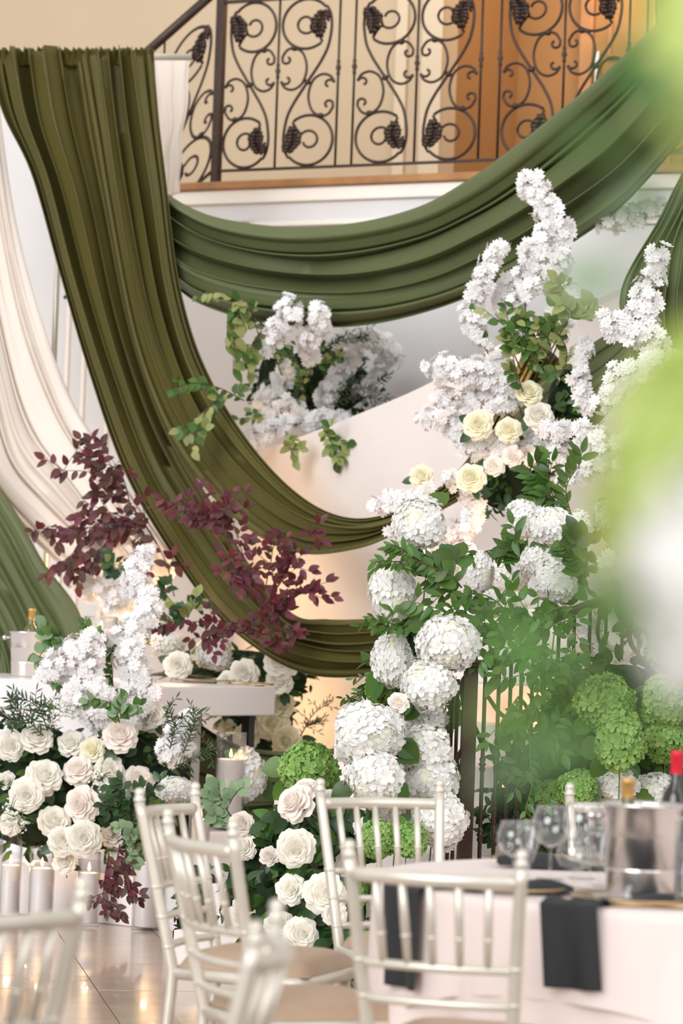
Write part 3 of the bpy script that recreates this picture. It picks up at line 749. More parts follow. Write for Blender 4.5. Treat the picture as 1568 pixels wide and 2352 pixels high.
# ------------------------------------------------------------------ chiavari chairs
def make_chair():
    """local frame: seat faces +y, back at y=0; finials at z .92"""
    P = {}
    zt = .885; rake = .10; sp = .035
    def post_pt(s, z):
        t = max(0, (z-.44)/(zt-.44))
        y = -rake*t*1.0 - (.0 if z > .44 else 0)
        x = s*(.160 + sp*t)
        if z < .44: y = -.05*((.44-z)/.44)**1.5; x = s*.160
        return Vector((x, y, z))
    def ringed(q, a, b_, r0, rings):
        for t in rings:
            c = a.lerp(b_, t); d = (b_-a).normalized()
            q.tube([c-d*.006, c-d*.003, c+d*.003, c+d*.006], [r0, r0*1.22, r0*1.22, r0], 10)
    for s in (-1, 1):
        pts = [post_pt(s, z) for z in (0, .12, .25, .38, .44, .55, .66, .77, .85, zt)]
        q = MB(); q.tube(pts, [.012, .0135, .0145, .0155, .0158, .0155, .015, .0148, .0145, .014], 12)
        for z in (.50, .58, .66, .20): 
            c = post_pt(s, z); q.tube([c-Vector((0, 0, .005)), c-Vector((0, 0, .002)), c+Vector((0, 0, .002)), c+Vector((0, 0, .005))], [.0155, .0172, .0172, .0155], 12)
        e = post_pt(s, zt)
        q.lathe([(.014, 0), (.0165, .004), (.0165, .010), (.012, .013), (.0135, .020), (.0145, .028), (.011, .036), (0, .040)], 14, e)
        P.setdefault('post', []).append(q)
    def rail_(z, bow, r, nsub=12):
        a, b_ = post_pt(-1, z), post_pt(1, z)
        pts = [a.lerp(b_, k/nsub) + Vector((0, -bow*math.sin(PI*k/nsub), 0)) for k in range(nsub+1)]
        return MB().tube(pts, r, 10), pts
    P['top_rail'] = [MB().tube(rail_(.85, .045, .016)[1], .0165, 12, flat=(.75, 1))]
    P['cross_rail'] = [rail_(z, bw, .0105)[0] for z, bw in ((.655, .034), (.575, .028), (.50, .022))]
    P['spindle'] = []
    tp = rail_(.85, .045, .01, 12)[1]; bt = rail_(.655, .034, .01, 12)[1]
    for k in (2, 4, 6, 8, 10):
        a, b_ = tp[k], bt[k]; q = MB(); q.tube([b_, b_.lerp(a, .5), a], [.0085, .010, .0085], 10)
        c = b_.lerp(a, .35); d = (a-b_).normalized(); q.tube([c-d*.005, c-d*.002, c+d*.002, c+d*.005], [.009, .0115, .0115, .009], 10)
        P['spindle'].append(q)
    # seat
    fw = .20; dpt = .40
    q = MB(); q.tube([(-.160, 0, .43), (-fw, dpt-.03, .43), (-fw+.03, dpt, .43), (fw-.03, dpt, .43), (fw, dpt-.03, .43), (.160, 0, .43)], .017, 10, closed=True)
    q.add([(-.160, 0, .445), (-fw, dpt, .445), (fw, dpt, .445), (.160, 0, .445), (-.160, 0, .42), (-fw, dpt, .42), (fw, dpt, .42), (.160, 0, .42)], [(3, 2, 1, 0), (4, 5, 6, 7)])
    P['seat_frame'] = [q]
    def cush(u, v):
        a = u*2-1; b2 = v*2-1
        w = .165+.035*v
        h = .052*((1-abs(a)**5)*(1-abs(b2)**5))**.45
        return Vector((a*w, .012+v*(dpt-.01), .447+h))
    q = MB(); q.grid(cush, 20, 20); 
    P['cushion'] = [q]
    P['front_leg'] = []
    for s in (-1, 1):
        q = MB(); q.tube([(s*.185, dpt-.03, 0), (s*.186, dpt-.03, .2), (s*.187, dpt-.03, .43)], [.011, .014, .0155], 12)
        for z in (.15, .25): q.tube([(s*.186, dpt-.03, z-.004), (s*.186, dpt-.03, z), (s*.186, dpt-.03, z+.004)], [.014, .0165, .014], 10)
        P['front_leg'].append(q)
    P['stretcher'] = []
    for s in (-1, 1):
        for z in (.14, .23): P['stretcher'].append(MB().tube([tuple(post_pt(s, z)), (s*.186, dpt-.03, z)], .009, 8))
    for z in (.17, .27): P['stretcher'].append(MB().tube([(-.186, dpt-.03, z), (.186, dpt-.03, z)], .009, 8))
    P['stretcher'].append(MB().tube([tuple(post_pt(-1, .2)), tuple(post_pt(1, .2))], .009, 8))
    out = []
    for nm, L_ in P.items():
        for q in L_: out.append((nm, q.mesh(nm, M['cushion'] if nm == 'cushion' else M['silver'])))
    return out
CH = make_chair()
def chair(label, px, Y, face, z=0.0, sc=1.0):
    """px: column of the seat back's centre; face: compass direction of the seat in degrees, 90 = away from viewer"""
    p = G(px, Y, .0); p.x = XW(px, Y*K, .75)
    t = empty('chiavari_chair', label, 'chair', p, math.radians(face-90), 'silver chiavari chairs')
    t.scale = (sc, sc, sc)
    fr_ = None
    for nm, me in CH:
        o = link(nm, me, fr_ if nm == 'cushion' else t, label='tan padded cushion' if nm == 'cushion' else None)
        if nm == 'seat_frame': fr_ = o
    return t
chair('silver chiavari chair in front of the round table, its back nearest the black napkins', 1022, 4.8, 72)
chair('silver chiavari chair with its back against the white hydrangeas, left of the round table', 902, 6.40, -66)
chair('slim silver chair back seen at an angle beside the tall pillar candle', 458, 5.98, -20)
chair('silver chair with bowed top rail just in front of the pillar candle chair', 541, 5.25, 26)
chair('strongly blurred silver chair seen edge on at the bottom centre', 468, 3.66, 176)
chair('strongly blurred silver chair at the bottom left corner', -95, 3.95, 130)
chair('silver chair on the far side of the round table behind the steel bucket', 1462, 6.5, -88)
# ------------------------------------------------------------------ flower meshes
RF = random.Random(77)
def frame(d, twist=0.0):
    """matrix with local z along d"""
    return Vector(d).normalized().to_track_quat('Z', 'Y').to_matrix().to_4x4() @ Matrix.Rotation(twist, 4, 'Z')
def petal_mesh(R, top, w, lip, matl, seed, nt=5, nsx=6, ruffle=.03, depth=.55):
    rr = random.Random(seed); ph = rr.uniform(0, 6)
    def fn(u, v):
        s = u*2-1; t = v
        wf = .72+.28*math.sin(PI*(.1+.6*t))
        if t > .8: wf *= 1-.22*((t-.8)/.2)**2
        tt = t*(1 - .16*abs(s)**3)
        r = R*(.50+.50*math.sin(tt*PI/2)) 
        z = top - depth*(1-tt)**1.2
        if tt > .6: k = (tt-.6)/.4; r += lip*k*k; z -= lip*.75*k**2.5
        r += ruffle*math.sin(4*s+ph)*t - .03*s
        a_ = s*w*wf
        return Vector((r*math.cos(a_), r*math.sin(a_), z))
    return MB().grid(fn, nsx, nt)
def heart_mb():
    def fn(u, v):
        a_ = u*PI*6.0; r = (.30-.26*u)*(1-.12*v); z = .30+(.44+.06*u)*v
        return Vector((r*math.cos(a_), r*math.sin(a_), z))
    q = MB().grid(fn, 44, 2)
    q.lathe([(0, .66), (.12, .64), (.24, .58), (.45, .40), (.60, .1), (.5, -.25), (0, -.35)], 14)
    return q
def rose_set(m):
    return dict(heart=[heart_mb().mesh('heart', m)],
        L=[(3, petal_mesh(.34, .80, 1.25, .04, m, 1).mesh('petal', m), 0.0), (4, petal_mesh(.46, .78, .98, .07, m, 2).mesh('petal', m), .03),
           (5, petal_mesh(.60, .72, .82, .11, m, 3).mesh('petal', m), .05), (5, petal_mesh(.74, .60, .80, .17, m, 4).mesh('petal', m), .06),
           (6, petal_mesh(.86, .42, .66, .24, m, 5, ruffle=.05).mesh('petal', m), .09), (6, petal_mesh(.90, .18, .66, .26, m, 6, ruffle=.06).mesh('petal', m), .12)])
ROSE = {k: rose_set(M[v]) for k, v in dict(cream='pet_cream', blush='pet_blush', yellow='pet_yellow').items()}
def leaf_mb(w, arch=.12, fold=.10, nrow=5, tip=1.0):
    def fn(u, v):
        s = u*2-1
        ww = w*(math.sin(PI*min(1, v**.8))**.8)*(1 if v < .98 else .2)
        return Vector((s*ww, v, -arch*v*v + fold*abs(s)*math.sin(PI*v)*w*2))
    return MB().grid(fn, 2, nrow)
LEAF = {}
for k, mt, w in (('rose', 'leaf_dark', .30), ('green', 'leaf', .24), ('round', 'leaf', .36), ('thin', 'leaf_dark', .10), ('ruscus', 'leaf', .20), ('pale', 'leaf_pale', .33), ('sage', 'leaf_sage', .40), ('red', 'leaf_red', .28), ('brown', 'leaf_brown', .28), ('big', 'leaf', .42)):
    LEAF[k] = leaf_mb(w).mesh('leaf', M[mt])
def leaf(par, kind, p, d, size, up=None):
    """leaf with its length along d"""
    d = Vector(d).normalized(); y = d; x = y.cross(up or Vector((RF.uniform(-.5, .5), -1, RF.uniform(.0, 1)))); 
    if x.length < 1e-3: x = y.orthogonal()
    x.normalize(); z = x.cross(y)
    mt = Matrix((x, y, z)).transposed().to_4x4(); mt = Matrix.Translation(p) @ mt @ Matrix.Scale(size, 4)
    return link('leaf', LEAF[kind], par, mt)
STEM = {}
def stem_mesh(l):
    if l not in STEM: STEM[l] = MB().tube([(0, 0, 0), (.02*l, 0, -l*.5), (0, .02*l, -l)], .03 if l > 3 else .06, 6).mesh('stem', M['stem'])
    return STEM[l]
def rose(what, px, py, Y, dpx, kind='cream', ax=None, openness=0, leaves=2, cnt=None):
    c = W(px, py, Y); R = dpx/2/S1(Y)
    if ax is None: ax = (RF.uniform(-.45, .45), -1, RF.uniform(-.05, .75))
    ax = Vector(ax).normalized()
    word = {'cream': 'cream white', 'blush': 'blush tinted white', 'yellow': 'pale yellow'}[kind]
    t = tagit(link('rose', None), '%s %s' % (word+(' wide open' if openness else '')+' rose', what), 'rose', 'roses in the flower arrangements')
    t.empty_display_size = .05
    t.matrix_local = Matrix.Translation(c - ax*R*.45) @ frame(ax, RF.uniform(0, 6)) @ Matrix.Scale(R*.98, 4)
    S = ROSE[kind]
    link('heart', S['heart'][0], t)
    for li, (n, me, j) in enumerate(S['L']):
        if openness == 0 and li == 5 and dpx < 52: continue
        a0 = RF.uniform(0, 6)
        for k in range(n):
            mt = Matrix.Rotation(a0+2*PI*k/n+RF.uniform(-.12, .12), 4, 'Z') @ Matrix.Rotation(RF.uniform(-j, j)+(openness*.035*li), 4, 'Y') @ Matrix.Scale(RF.uniform(.94, 1.05), 4)
            link('petal', me, t, mt)
    link('stem', stem_mesh(2.5), t, Matrix.Translation((0, 0, -.3)))
    for k in range(leaves):
        a = RF.uniform(0, 2*PI); r = 1.0
        d = Vector((math.cos(a), math.sin(a), -.25))
        leaf(t, 'rose', d*.55+Vector((0, 0, -.45)), d, RF.uniform(.9, 1.3), up=Vector((0, 0, 1)))
    return t
def floret_mb(rad=.27, cup=.2):
    q = MB()
    for k in range(4):
        a = k*PI/2; ca, sa = math.cos(a), math.sin(a)
        def T(x, y, z): return (x*ca-y*sa, x*sa+y*ca, z)
        pts = [(.02, 0, -.02), (.45, -.42, .22*cup*2), (.5, 0, .02), (.45, .42, .22*cup*2), (.92, -.34, .42*cup*2), (1.02, 0, .25*cup*2), (.92, .34, .42*cup*2)]
        q.add([T(x*rad, y*rad, z*rad) for x, y, z in pts], [(0, 1, 2), (0, 2, 3), (1, 4, 5, 2), (2, 5, 6, 3)])
    return q
FLO = {'white': floret_mb().mesh('floret', M['pet_white']), 'green': floret_mb(.29, .5).mesh('floret', M['pet_green']), 'pale': floret_mb(.3, .4).mesh('floret', M['pet_lime_lit'])}
def core_mesh(mt, seed=1):
    q = MB(); rr = random.Random(seed)
    def fn(u, v):
        a = u*2*PI; b_ = v*PI; k = 1+.04*math.sin(5*a+2)*math.sin(4*b_)
        return Vector((math.cos(a)*math.sin(b_), math.sin(a)*math.sin(b_), math.cos(b_)))*.86*k
    return q.grid(fn, 20, 12).mesh('flower_core', mt)
CORE = {'white': core_mesh(M['pet_core']), 'green': core_mesh(M['core_green']), 'pale': core_mesh(M['pet_lime_lit'])}
def hydrangea(what, px, py, Y, dpx, kind='white', ax=None, N=118, stretch=1.0, leaves=2, tilt=0.0):
    c = W(px, py, Y); R = dpx*1.10/2/S1(Y); N = int(N*1.25)
    if ax is None: ax = (RF.uniform(-.4, .4), -1, RF.uniform(0, .7))
    word = {'white': 'white', 'green': 'lime green', 'pale': 'daylight-paled lime'}[kind]
    t = tagit(link('hydrangea', None), '%s hydrangea head %s' % (word, what), 'hydrangea', 'hydrangea heads in the flower arrangements'); t.empty_display_size = .05
    fr_ = frame(ax, RF.uniform(0, 6)); 
    S = Matrix.Diagonal((1, 1, 1, 1))
    if stretch != 1.0:
        e = Matrix.Rotation(tilt, 4, 'Y') @ Matrix.Diagonal((1, 1, stretch, 1))
        t.matrix_local = Matrix.Translation(c) @ e @ Matrix.Scale(R, 4); loc = fr_
    else: t.matrix_local = Matrix.Translation(c) @ Matrix.Scale(R, 4); loc = fr_
    link('flower_core', CORE[kind], t, Matrix.Identity(4))
    ph = RF.uniform(0, 6)
    for i in range(N):
        z = 1-2*(i+.5)/N; a = i*2.39996+ph
        d = Vector((math.sqrt(1-z*z)*math.cos(a), math.sqrt(1-z*z)*math.sin(a), z)); d = (fr_ @ d.to_4d()).to_3d()
        d = (d + Vector((RF.uniform(-.1, .1), RF.uniform(-.1, .1), RF.uniform(-.1, .1)))).normalized()
        if d.dot(Vector(ax).normalized()) < -.82: continue
        rr = 1+.08*math.sin(4*d.x+ph)+.07*math.sin(5*d.z+1.7*ph)+RF.uniform(-.05, .06)
        dd = (d+Vector((RF.uniform(-.24, .24), RF.uniform(-.24, .24), RF.uniform(-.24, .24)))).normalized()
        link('floret', FLO[kind], t, Matrix.Translation(d*rr*.90) @ frame(dd, RF.uniform(0, 6)) @ Matrix.Scale(RF.uniform(.82, 1.12), 4))
    axv = Vector(ax).normalized()
    link('stem', stem_mesh(3.5), t, Matrix.Translation(-axv*.8) @ frame(Vector((0, -.4, 1))))
    for k in range(leaves):
        a = RF.uniform(0, 2*PI); d = (fr_ @ Vector((math.cos(a), math.sin(a), -.35)).to_4d()).to_3d()
        leaf(t, 'big', d*.75, d+Vector((0, 0, -.3)), RF.uniform(.75, 1.05))
    return t
def blossom_mb():
    q = MB()
    for ring, (n, rad, up_, off) in enumerate(((5, 1.0, .22, 0), (4, .62, .5, .5))):
        for k in range(n):
            a = 2*PI*(k+off)/n; ca, sa = math.cos(a), math.sin(a)
            def T(x, y, z): return (x*ca-y*sa, x*sa+y*ca, z)
            pts = [(.04, 0, ring*.06), (.5, -.36, .2*up_*2), (.5, .36, .2*up_*2), (.95, -.32, .35*up_*2+.06), (.82, 0, .22*up_*2), (.97, .30, .38*up_*2)]
            q.add([T(x*rad, y*rad, z*rad+ring*.04) for x, y, z in pts], [(0, 1, 2), (1, 3, 4), (1, 4, 2), (2, 4, 5)])
    return q
BLO = blossom_mb().mesh('blossom', M['pet_blossom'])
def branch(what, path, n, spread, size=.044, leaves=0, lk='green', tail=None, label=None, twigs=3, group='white blossom branches'):
    """path: list of (px,py,Y); spread in photo pixels"""
    pts = [W(*p) for p in path]; C_ = cr(pts, 30)
    base = C_[-1]
    t = tagit(link('blossom_branch', None), (label or 'branch of white cherry blossom ')+what, 'blossom branch', group)
    t.location = base; t.empty_display_size = .05
    q = MB(); full = list(C_)
    if tail: full += cr([base, W(*tail)], 6)[1:]
    q.tube([p-base for p in full], [.0018+.002*i/len(full) for i in range(len(full))], 6)
    sp = spread/S1(path[0][2])
    for k in range(twigs):
        i = RF.randrange(3, 27); d = Vector((RF.uniform(-1, 1), RF.uniform(-1, .2), RF.uniform(-.2, 1))).normalized()*sp*1.2
        q.tube([C_[i]-base, C_[i]-base+d*.5+Vector((0, 0, .01)), C_[i]-base+d], [.0022, .0018, .0012], 5)
    q.obj('twig', M['twig' if size > .03 else 'stem'], t)
    if size > .03: n = int(n*1.8); size *= 1.12; spread *= 1.28
    for k in range(n):
        x = (k+RF.random())/n*29; i = min(int(x), 28); p = C_[i].lerp(C_[i+1], x-i)
        d = Vector((RF.gauss(0, 1), RF.gauss(-.35, 1), RF.gauss(0.1, 1))).normalized(); r = sp*RF.uniform(.35, 1.0)
        taper = .65+.35*math.sin(PI*min(1, .15+x/29*.85))
        pos = p + d*r*taper
        nd = (d + Vector((RF.uniform(-.5, .5), -.4+RF.uniform(-.5, .5), RF.uniform(-.4, .6)))).normalized()
        link('blossom', BLO, t, Matrix.Translation(pos-base) @ frame(nd, RF.uniform(0, 6)) @ Matrix.Scale(size*.5*RF.uniform(.85, 1.25)*1.15, 4))
    for k in range(leaves):
        i = RF.randrange(0, 29); d = Vector((RF.gauss(0, 1), RF.gauss(-.3, .6), RF.gauss(0, 1))).normalized()
        leaf(t, lk, C_[i]-base+d*sp*.5, d, RF.uniform(.05, .075))
    return t
def spray(name, label, cat, paths, per, lsize, kind, ntw=4, twl=.08, kinds=None, droop=.3, group=None, smat='twig', gap=0.0):
    """foliage: paths (lists of (px,py,Y)) from base to tip, side twigs with alternate leaves"""
    b0 = W(*paths[0][0]); t = tagit(link(name, None), label, cat, group); t.location = b0; t.empty_display_size = .05
    q = MB()
    for P in paths:
        C_ = cr([W(*p) for p in P], 24)
        q.tube([p-b0 for p in C_], [.0035*(1-.6*i/24) for i in range(24)], 5)
        def row(A, B, m):
            d = (B-A)
            for k in range(m):
                p = A.lerp(B, (k+.6)/m); s = 1 if k % 2 else -1
                side = d.cross(Vector((RF.uniform(-.4, .4), -1, RF.uniform(-.2, .4)))).normalized()*s
                dd = (d.normalized()*.7+side*RF.uniform(.5, 1.1)+Vector((0, RF.uniform(-.5, .3), -droop*RF.random()))).normalized()
                leaf(t, RF.choice(kinds) if kinds else kind, p-b0, dd, lsize*RF.uniform(.7, 1.2))
        L_ = (C_[-1]-C_[0]).length
        for i in range(0, 23):
            if i/23 < gap: continue
            if i % 2 == 0: row(C_[i], C_[min(23, i+2)], max(1, int(per/12)))
        for k in range(ntw):
            i = RF.randrange(int(2+gap*20), 23); A = C_[i]; d = (C_[min(23, i+1)]-C_[i-1]).normalized()
            dd = (d*.5+Vector((RF.uniform(-1, 1), RF.uniform(-.8, .4), RF.uniform(-.6, .8)))).normalized()
            B = A+dd*twl*RF.uniform(.6, 1.3); q.tube([A-b0, A.lerp(B, .5)-b0+Vector((0, 0, .004)), B-b0], [.002, .0016, .001], 4)
            row(A, B, max(3, int(per/6)))
            leaf(t, RF.choice(kinds) if kinds else kind, B-b0, dd, lsize)
    q.obj('stem', M[smat], t)
    return t
def mound(label, c, rx, ry, rz, n, kinds, lsize, foam=True, front=-.1, name='foliage_mound'):
    t = tagit(link(name, None), label, 'foliage'); t.location = c; t.empty_display_size = .05
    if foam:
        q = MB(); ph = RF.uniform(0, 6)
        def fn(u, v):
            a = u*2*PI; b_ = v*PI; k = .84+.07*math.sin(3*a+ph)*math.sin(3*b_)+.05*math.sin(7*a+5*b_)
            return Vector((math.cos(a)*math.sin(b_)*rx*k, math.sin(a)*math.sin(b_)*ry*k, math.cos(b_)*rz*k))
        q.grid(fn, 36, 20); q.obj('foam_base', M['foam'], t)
    for i in range(n):
        while True:
            d = Vector((RF.gauss(0, 1), RF.gauss(-.5, 1), RF.gauss(0, 1))).normalized()
            if d.y < .5+front: break
        p = Vector((d.x*rx, d.y*ry, d.z*rz))*RF.uniform(.82, 1.03)
        dd = (d*.6+Vector((RF.uniform(-1, 1), RF.uniform(-1, .2), RF.uniform(-1, .6)))).normalized()
        leaf(t, RF.choice(kinds), p, dd, lsize*RF.uniform(.7, 1.3), up=(d+Vector((RF.uniform(-.5, .5), RF.uniform(-.5, .5), RF.uniform(-.5, .5)))))
    return t

# ------------------------------------------------------------------ foliage bodies of the arrangements
G3 = ('rose', 'rose', 'green', 'ruscus')
def mpx(px, py, Y): return W(px, py, Y)
mound('dense dark greenery filling the arrangement in front of the head table, left half', mpx(90, 1810, 9.66), .30, .14, .30, 150, G3, .07)
mound('dense dark greenery filling the arrangement in front of the head table, right half', mpx(290, 1800, 9.66), .27, .13, .27, 170, G3, .07)
mound('dark trailing greenery just above the widest floor candle', mpx(300, 1900, 9.50), .11, .08, .17, 70, ('rose', 'rose', 'round'), .06)
mound('dark greenery behind the head table roses', mpx(560, 1560, 10.8), .36, .12, .16, 90, G3, .07)
mound('dark greenery under the right end of the head table', mpx(590, 1660, 10.75), .20, .10, .17, 60, G3, .07)
mound('greenery core of the hydrangea column beside the iron newel', mpx(930, 1660, 8.35), .16, .14, .42, 150, ('rose', 'green', 'big'), .08)
mound('greenery core of the rose cluster at the foot of the stairs', mpx(720, 2060, 8.15), .24, .15, .34, 200, ('rose', 'rose', 'green', 'big'), .08)
mound('greenery behind the chair backs left of the foot of stairs roses', mpx(590, 2080, 8.5), .15, .13, .30, 110, ('rose', 'green'), .08)
mound('dark greenery behind the roses halfway up the stair wall', mpx(1170, 1110, 10.0), .21, .10, .14, 100, ('rose', 'rose', 'round'), .07)
mound('dark greenery behind the roses at the top of the stair wall', mpx(1300, 930, 9.9), .10, .08, .18, 60, ('rose', 'round'), .06)
mound('greenery around the upright hydrangeas over the stair rail', mpx(1300, 1290, 9.0), .11, .09, .20, 70, ('rose', 'green'), .07)
mound('bright greenery behind the lime hydrangeas right of the iron newel', mpx(1400, 1700, 8.55), .33, .14, .33, 200, ('green', 'big', 'ruscus'), .09)
mound('greenery at the foot of the iron railing behind the wine glasses', mpx(1230, 1860, 8.5), .22, .12, .16, 120, ('green', 'ruscus', 'rose'), .08)
mound('mossy greenery behind the blossom cluster on the wall', mpx(715, 880, 11.66), .36, .10, .22, 260, ('rose', 'green', 'thin', 'thin'), .06, foam=True)
mound('greenery at the hydrangeas right of the rail, above lime heads', mpx(1480, 1330, 8.9), .16, .12, .25, 70, ('green', 'big'), .08)

mound('greenery beside the white riser seen through the angled chair rails', mpx(462, 2090, 8.98), .12, .10, .19, 90, ('rose', 'green'), .06)
# ------------------------------------------------------------------ hydrangeas
H = hydrangea
H('topmost of the column, beside the end of the velvet swags', 962, 1203, 8.2, 112, N=125)
H('facing left beside the dark satin fold, second from top of the column', 900, 1362, 8.15, 96, stretch=1.3, tilt=-.1)
H('largest round one just above the iron newel', 1028, 1478, 7.95, 126, N=140)
H('left of the largest round one with a yellowed patch below', 902, 1518, 8.1, 86, stretch=1.45, tilt=-.15)
H('directly below the largest round one', 985, 1572, 7.95, 122, N=130)
H('creamy one in the middle of the column beside the small blush rose', 975, 1645, 8.05, 100)
H('broad one reaching furthest left in the lower column', 848, 1682, 7.85, 150, stretch=.86, N=160)
H('right of the broad one, touching the iron bars', 975, 1722, 7.95, 112)
H('under the broad one, above the silver chair rail', 862, 1788, 7.8, 122, N=130)
H('right behind the silver chair top rail', 988, 1792, 7.95, 118, N=130)
H('lowest of the column, behind the chair beside the newel foot', 1012, 1885, 7.85, 120, N=130)
H('small one low behind the chair spindles', 905, 1850, 8.0, 90)
H('upper right one of the three cream ones over the rail', 1264, 1211, 8.6, 90)
H('half hidden between the two round cream ones over the rail', 1243, 1290, 8.62, 84)
H('lowest of the three cream ones over the rail', 1272, 1335, 8.5, 96, N=125)
H('warm lit one behind the round cream one over the rail', 1205, 1190, 9.0, 84)
H('warm lit one behind the vine leaves under the rail flowers', 1172, 1315, 9.1, 84)
H('narrow one with yellowed back between vine leaves', 1100, 1315, 8.7, 66, stretch=1.35)
H('small one just under the narrow yellow backed one', 1132, 1385, 8.7, 62)
H('warm cream one at the right beside the bright blurred leaves', 1332, 1210, 8.75, 56, stretch=1.3)
H('at far right of the stair flowers under the blur of green', 1400, 1185, 9.0, 70)
H('peeking out behind the tall pillar candle', 568, 1782, 9.9, 84, stretch=1.3)
H('bluish one behind the table left of the round rose', 385, 1480, 10.7, 74, stretch=.8)
H('bluish one behind the table between the two rose groups', 492, 1500, 10.7, 78)
H('cream one behind the angled silver chair finial', 402, 1815, 9.35, 74, stretch=.8)
H('long white one behind the bucket, left half', 1418, 1806, 8.0, 96, stretch=.8)
H('long white one behind the bucket, right half', 1500, 1818, 8.05, 96, stretch=.8)
H('at the top left of the stair foot roses', 708, 1768, 7.95, 112, 'green')
H('large one right of the railing, upper left of the green group', 1388, 1612, 8.0, 112, 'green')
H('large oval one in the centre of the green group', 1422, 1702, 7.85, 106, 'green', stretch=1.2)
H('large one at the right edge, upper right of the green group', 1532, 1612, 8.0, 108, 'green')
H('smaller one at the right edge under the upper right head', 1528, 1702, 8.0, 84, 'green')
H('behind the wine glasses left of bucket chair', 1325, 1812, 7.95, 82, 'green')
H('dim one lowest behind the wine glasses', 1262, 1826, 8.15, 60, 'green')
H('first behind the spindles of the chair with hydrangeas, left', 872, 1925, 7.75, 76, 'green')
H('second behind the spindles of the chair with hydrangeas, right', 937, 1930, 7.75, 76, 'green')
H('small yellowish one left of the white column', 872, 1588, 8.15, 56, 'green')
H('half hidden at the right edge above the green group', 1530, 1500, 8.3, 88, 'green')
H('narrow one behind the chair post right of the roses', 816, 2050, 7.9, 48, 'green', stretch=2.0)
H('small one at the foot of the roses near the blurred chair', 700, 2205, 7.8, 52, 'green')
H('small one behind the narrow post, low above the seat', 835, 2160, 7.95, 48, 'green')
H('small one under the hanging white rose', 745, 1875, 8.0, 40, 'green')

# ------------------------------------------------------------------ roses
r = rose
A = 9.52
r('at the left edge above the greenery of the table arrangement', 26, 1714, A, 68)
r('second from left in the top row of the table arrangement', 85, 1690, A, 70, ax=(.2, -1, .8))
r('above the open rose, middle of the top row', 163, 1703, A+.03, 62, ax=(-.1, -1, .6))
r('with rounded head right of the middle top row rose', 209, 1719, A, 58, 'yellow')
r('highest of the table arrangement, right of centre', 277, 1684, A-.03, 76, 'blush', openness=1)
r('just under the table corner beside the small stock flowers', 345, 1640, A+.1, 64)
r('large at left in second row of table arrangement', 106, 1778, A-.05, 80, openness=1)
r('with pointed petals under the pale yellow rose', 181, 1762, A-.02, 70, 'blush', openness=1)
r('large one in the middle of the second row', 255, 1772, A-.02, 74)
r('with pointed tips right in the second row', 320, 1790, A, 72, 'blush', openness=1)
r('facing the viewer at far left in the third row', 62, 1826, A-.1, 76, ax=(.15, -1, .1))
r('large ruffled one in the centre of the third row', 182, 1848, A-.1, 82, 'blush', openness=1)
r('low left of centre above the doubled candles', 128, 1885, A-.08, 74)
r('low centre, the largest one above the floor candles', 192, 1925, A-.14, 80, ax=(.1, -1, .1), openness=1)
r('beside the largest low one, left of it', 145, 1930, A-.12, 66)
r('right of the low centre roses against dark leaves', 258, 1915, A-.06, 58, 'blush')
r('small one at the left edge above the first floor candle', 20, 1892, A-.05, 54)
r('lowest one left of centre, just above a candle flame', 148, 1978, A-.08, 52)
r('lowest one right of centre, over the burgundy leaves', 268, 1962, A-.05, 56)
r('small half open one deep between second and third row', 240, 1830, A+.05, 48)
r('tiny one at far left between second and third row', 12, 1790, A+.05, 44)
Bk = 10.55
r('facing the viewer on the head table, left of the middle', 408, 1527, Bk, 62, ax=(0, -1, .1))
r('large one standing right of the burgundy branch', 645, 1516, Bk-.02, 76, ax=(0, -1, .35))
r('directly under the large one by the burgundy branch', 642, 1562, Bk, 62)
r('in the middle behind the table edge', 560, 1545, Bk-.03, 68)
r('low behind the table edge next to the middle one', 522, 1562, Bk, 52)
r('small round bud above the head table beside burgundy leaves', 411, 1411, Bk+.1, 38)
r('large one under the table end, upper', 622, 1660, Bk+.1, 78, 'yellow')
r('right of the table end with lit rim', 641, 1618, Bk+.1, 62, 'yellow')
r('lowest right one under the head table end', 655, 1702, Bk+.05, 70, 'yellow')
r('dim one under the head table apron', 562, 1690, Bk+.1, 60, 'yellow')
r('dim one furthest left under the table apron', 522, 1668, Bk+.15, 48, 'yellow')
E = 9.7
r('large one at left in the upper stair wall group', 1097, 973, E, 66, 'yellow', ax=(-.1, -1, .2))
r('right of the large one in the upper stair wall group', 1170, 986, E, 58, 'yellow', ax=(.1, -1, .3))
r('topmost of the stair wall group', 1216, 897, E+.02, 60, 'yellow')
r('second from the top of the stair wall group', 1240, 951, E, 68)
r('warm lit one at the far left of the stair wall group', 967, 1090, E+.1, 54, 'yellow')
r('large round one in the lower stair wall group', 1082, 1095, E-.05, 66, 'yellow', ax=(0, -1, .35))
r('small one between the two stair wall groups', 1135, 1070, E, 50)
r('small bud right between the two stair wall groups', 1175, 1048, E, 50, 'blush')
r('small one at the right end of the lower stair wall group', 1210, 1040, E+.05, 44, 'blush')
r('hanging beside the vine just above the rail', 1180, 1396, 8.6, 62, ax=(-.1, -1, .1))
r('small one tucked into the hydrangea column', 915, 1612, 7.85, 50, 'blush')
r('half hidden by hydrangeas above the lime head', 795, 1730, 8.0, 46)
Fd = 7.75
r('topmost, closed one over the open rose at the foot of stairs', 702, 1806, Fd, 62, 'blush', ax=(-.2, -.7, 1))
r('with ragged wide petals pointing left, above the hanging leaf', 668, 1838, Fd-.05, 86, 'blush', ax=(-.7, -.8, .5), openness=1)
r('behind the ragged one at right near the chair finial', 748, 1842, Fd+.08, 60)
r('behind the chair post under the first hydrangea', 790, 1855, Fd+.1, 54, 'blush')
r('large drooping one in the middle of the stair foot group', 680, 1952, Fd-.1, 86, ax=(.1, -1, -.1), openness=1)
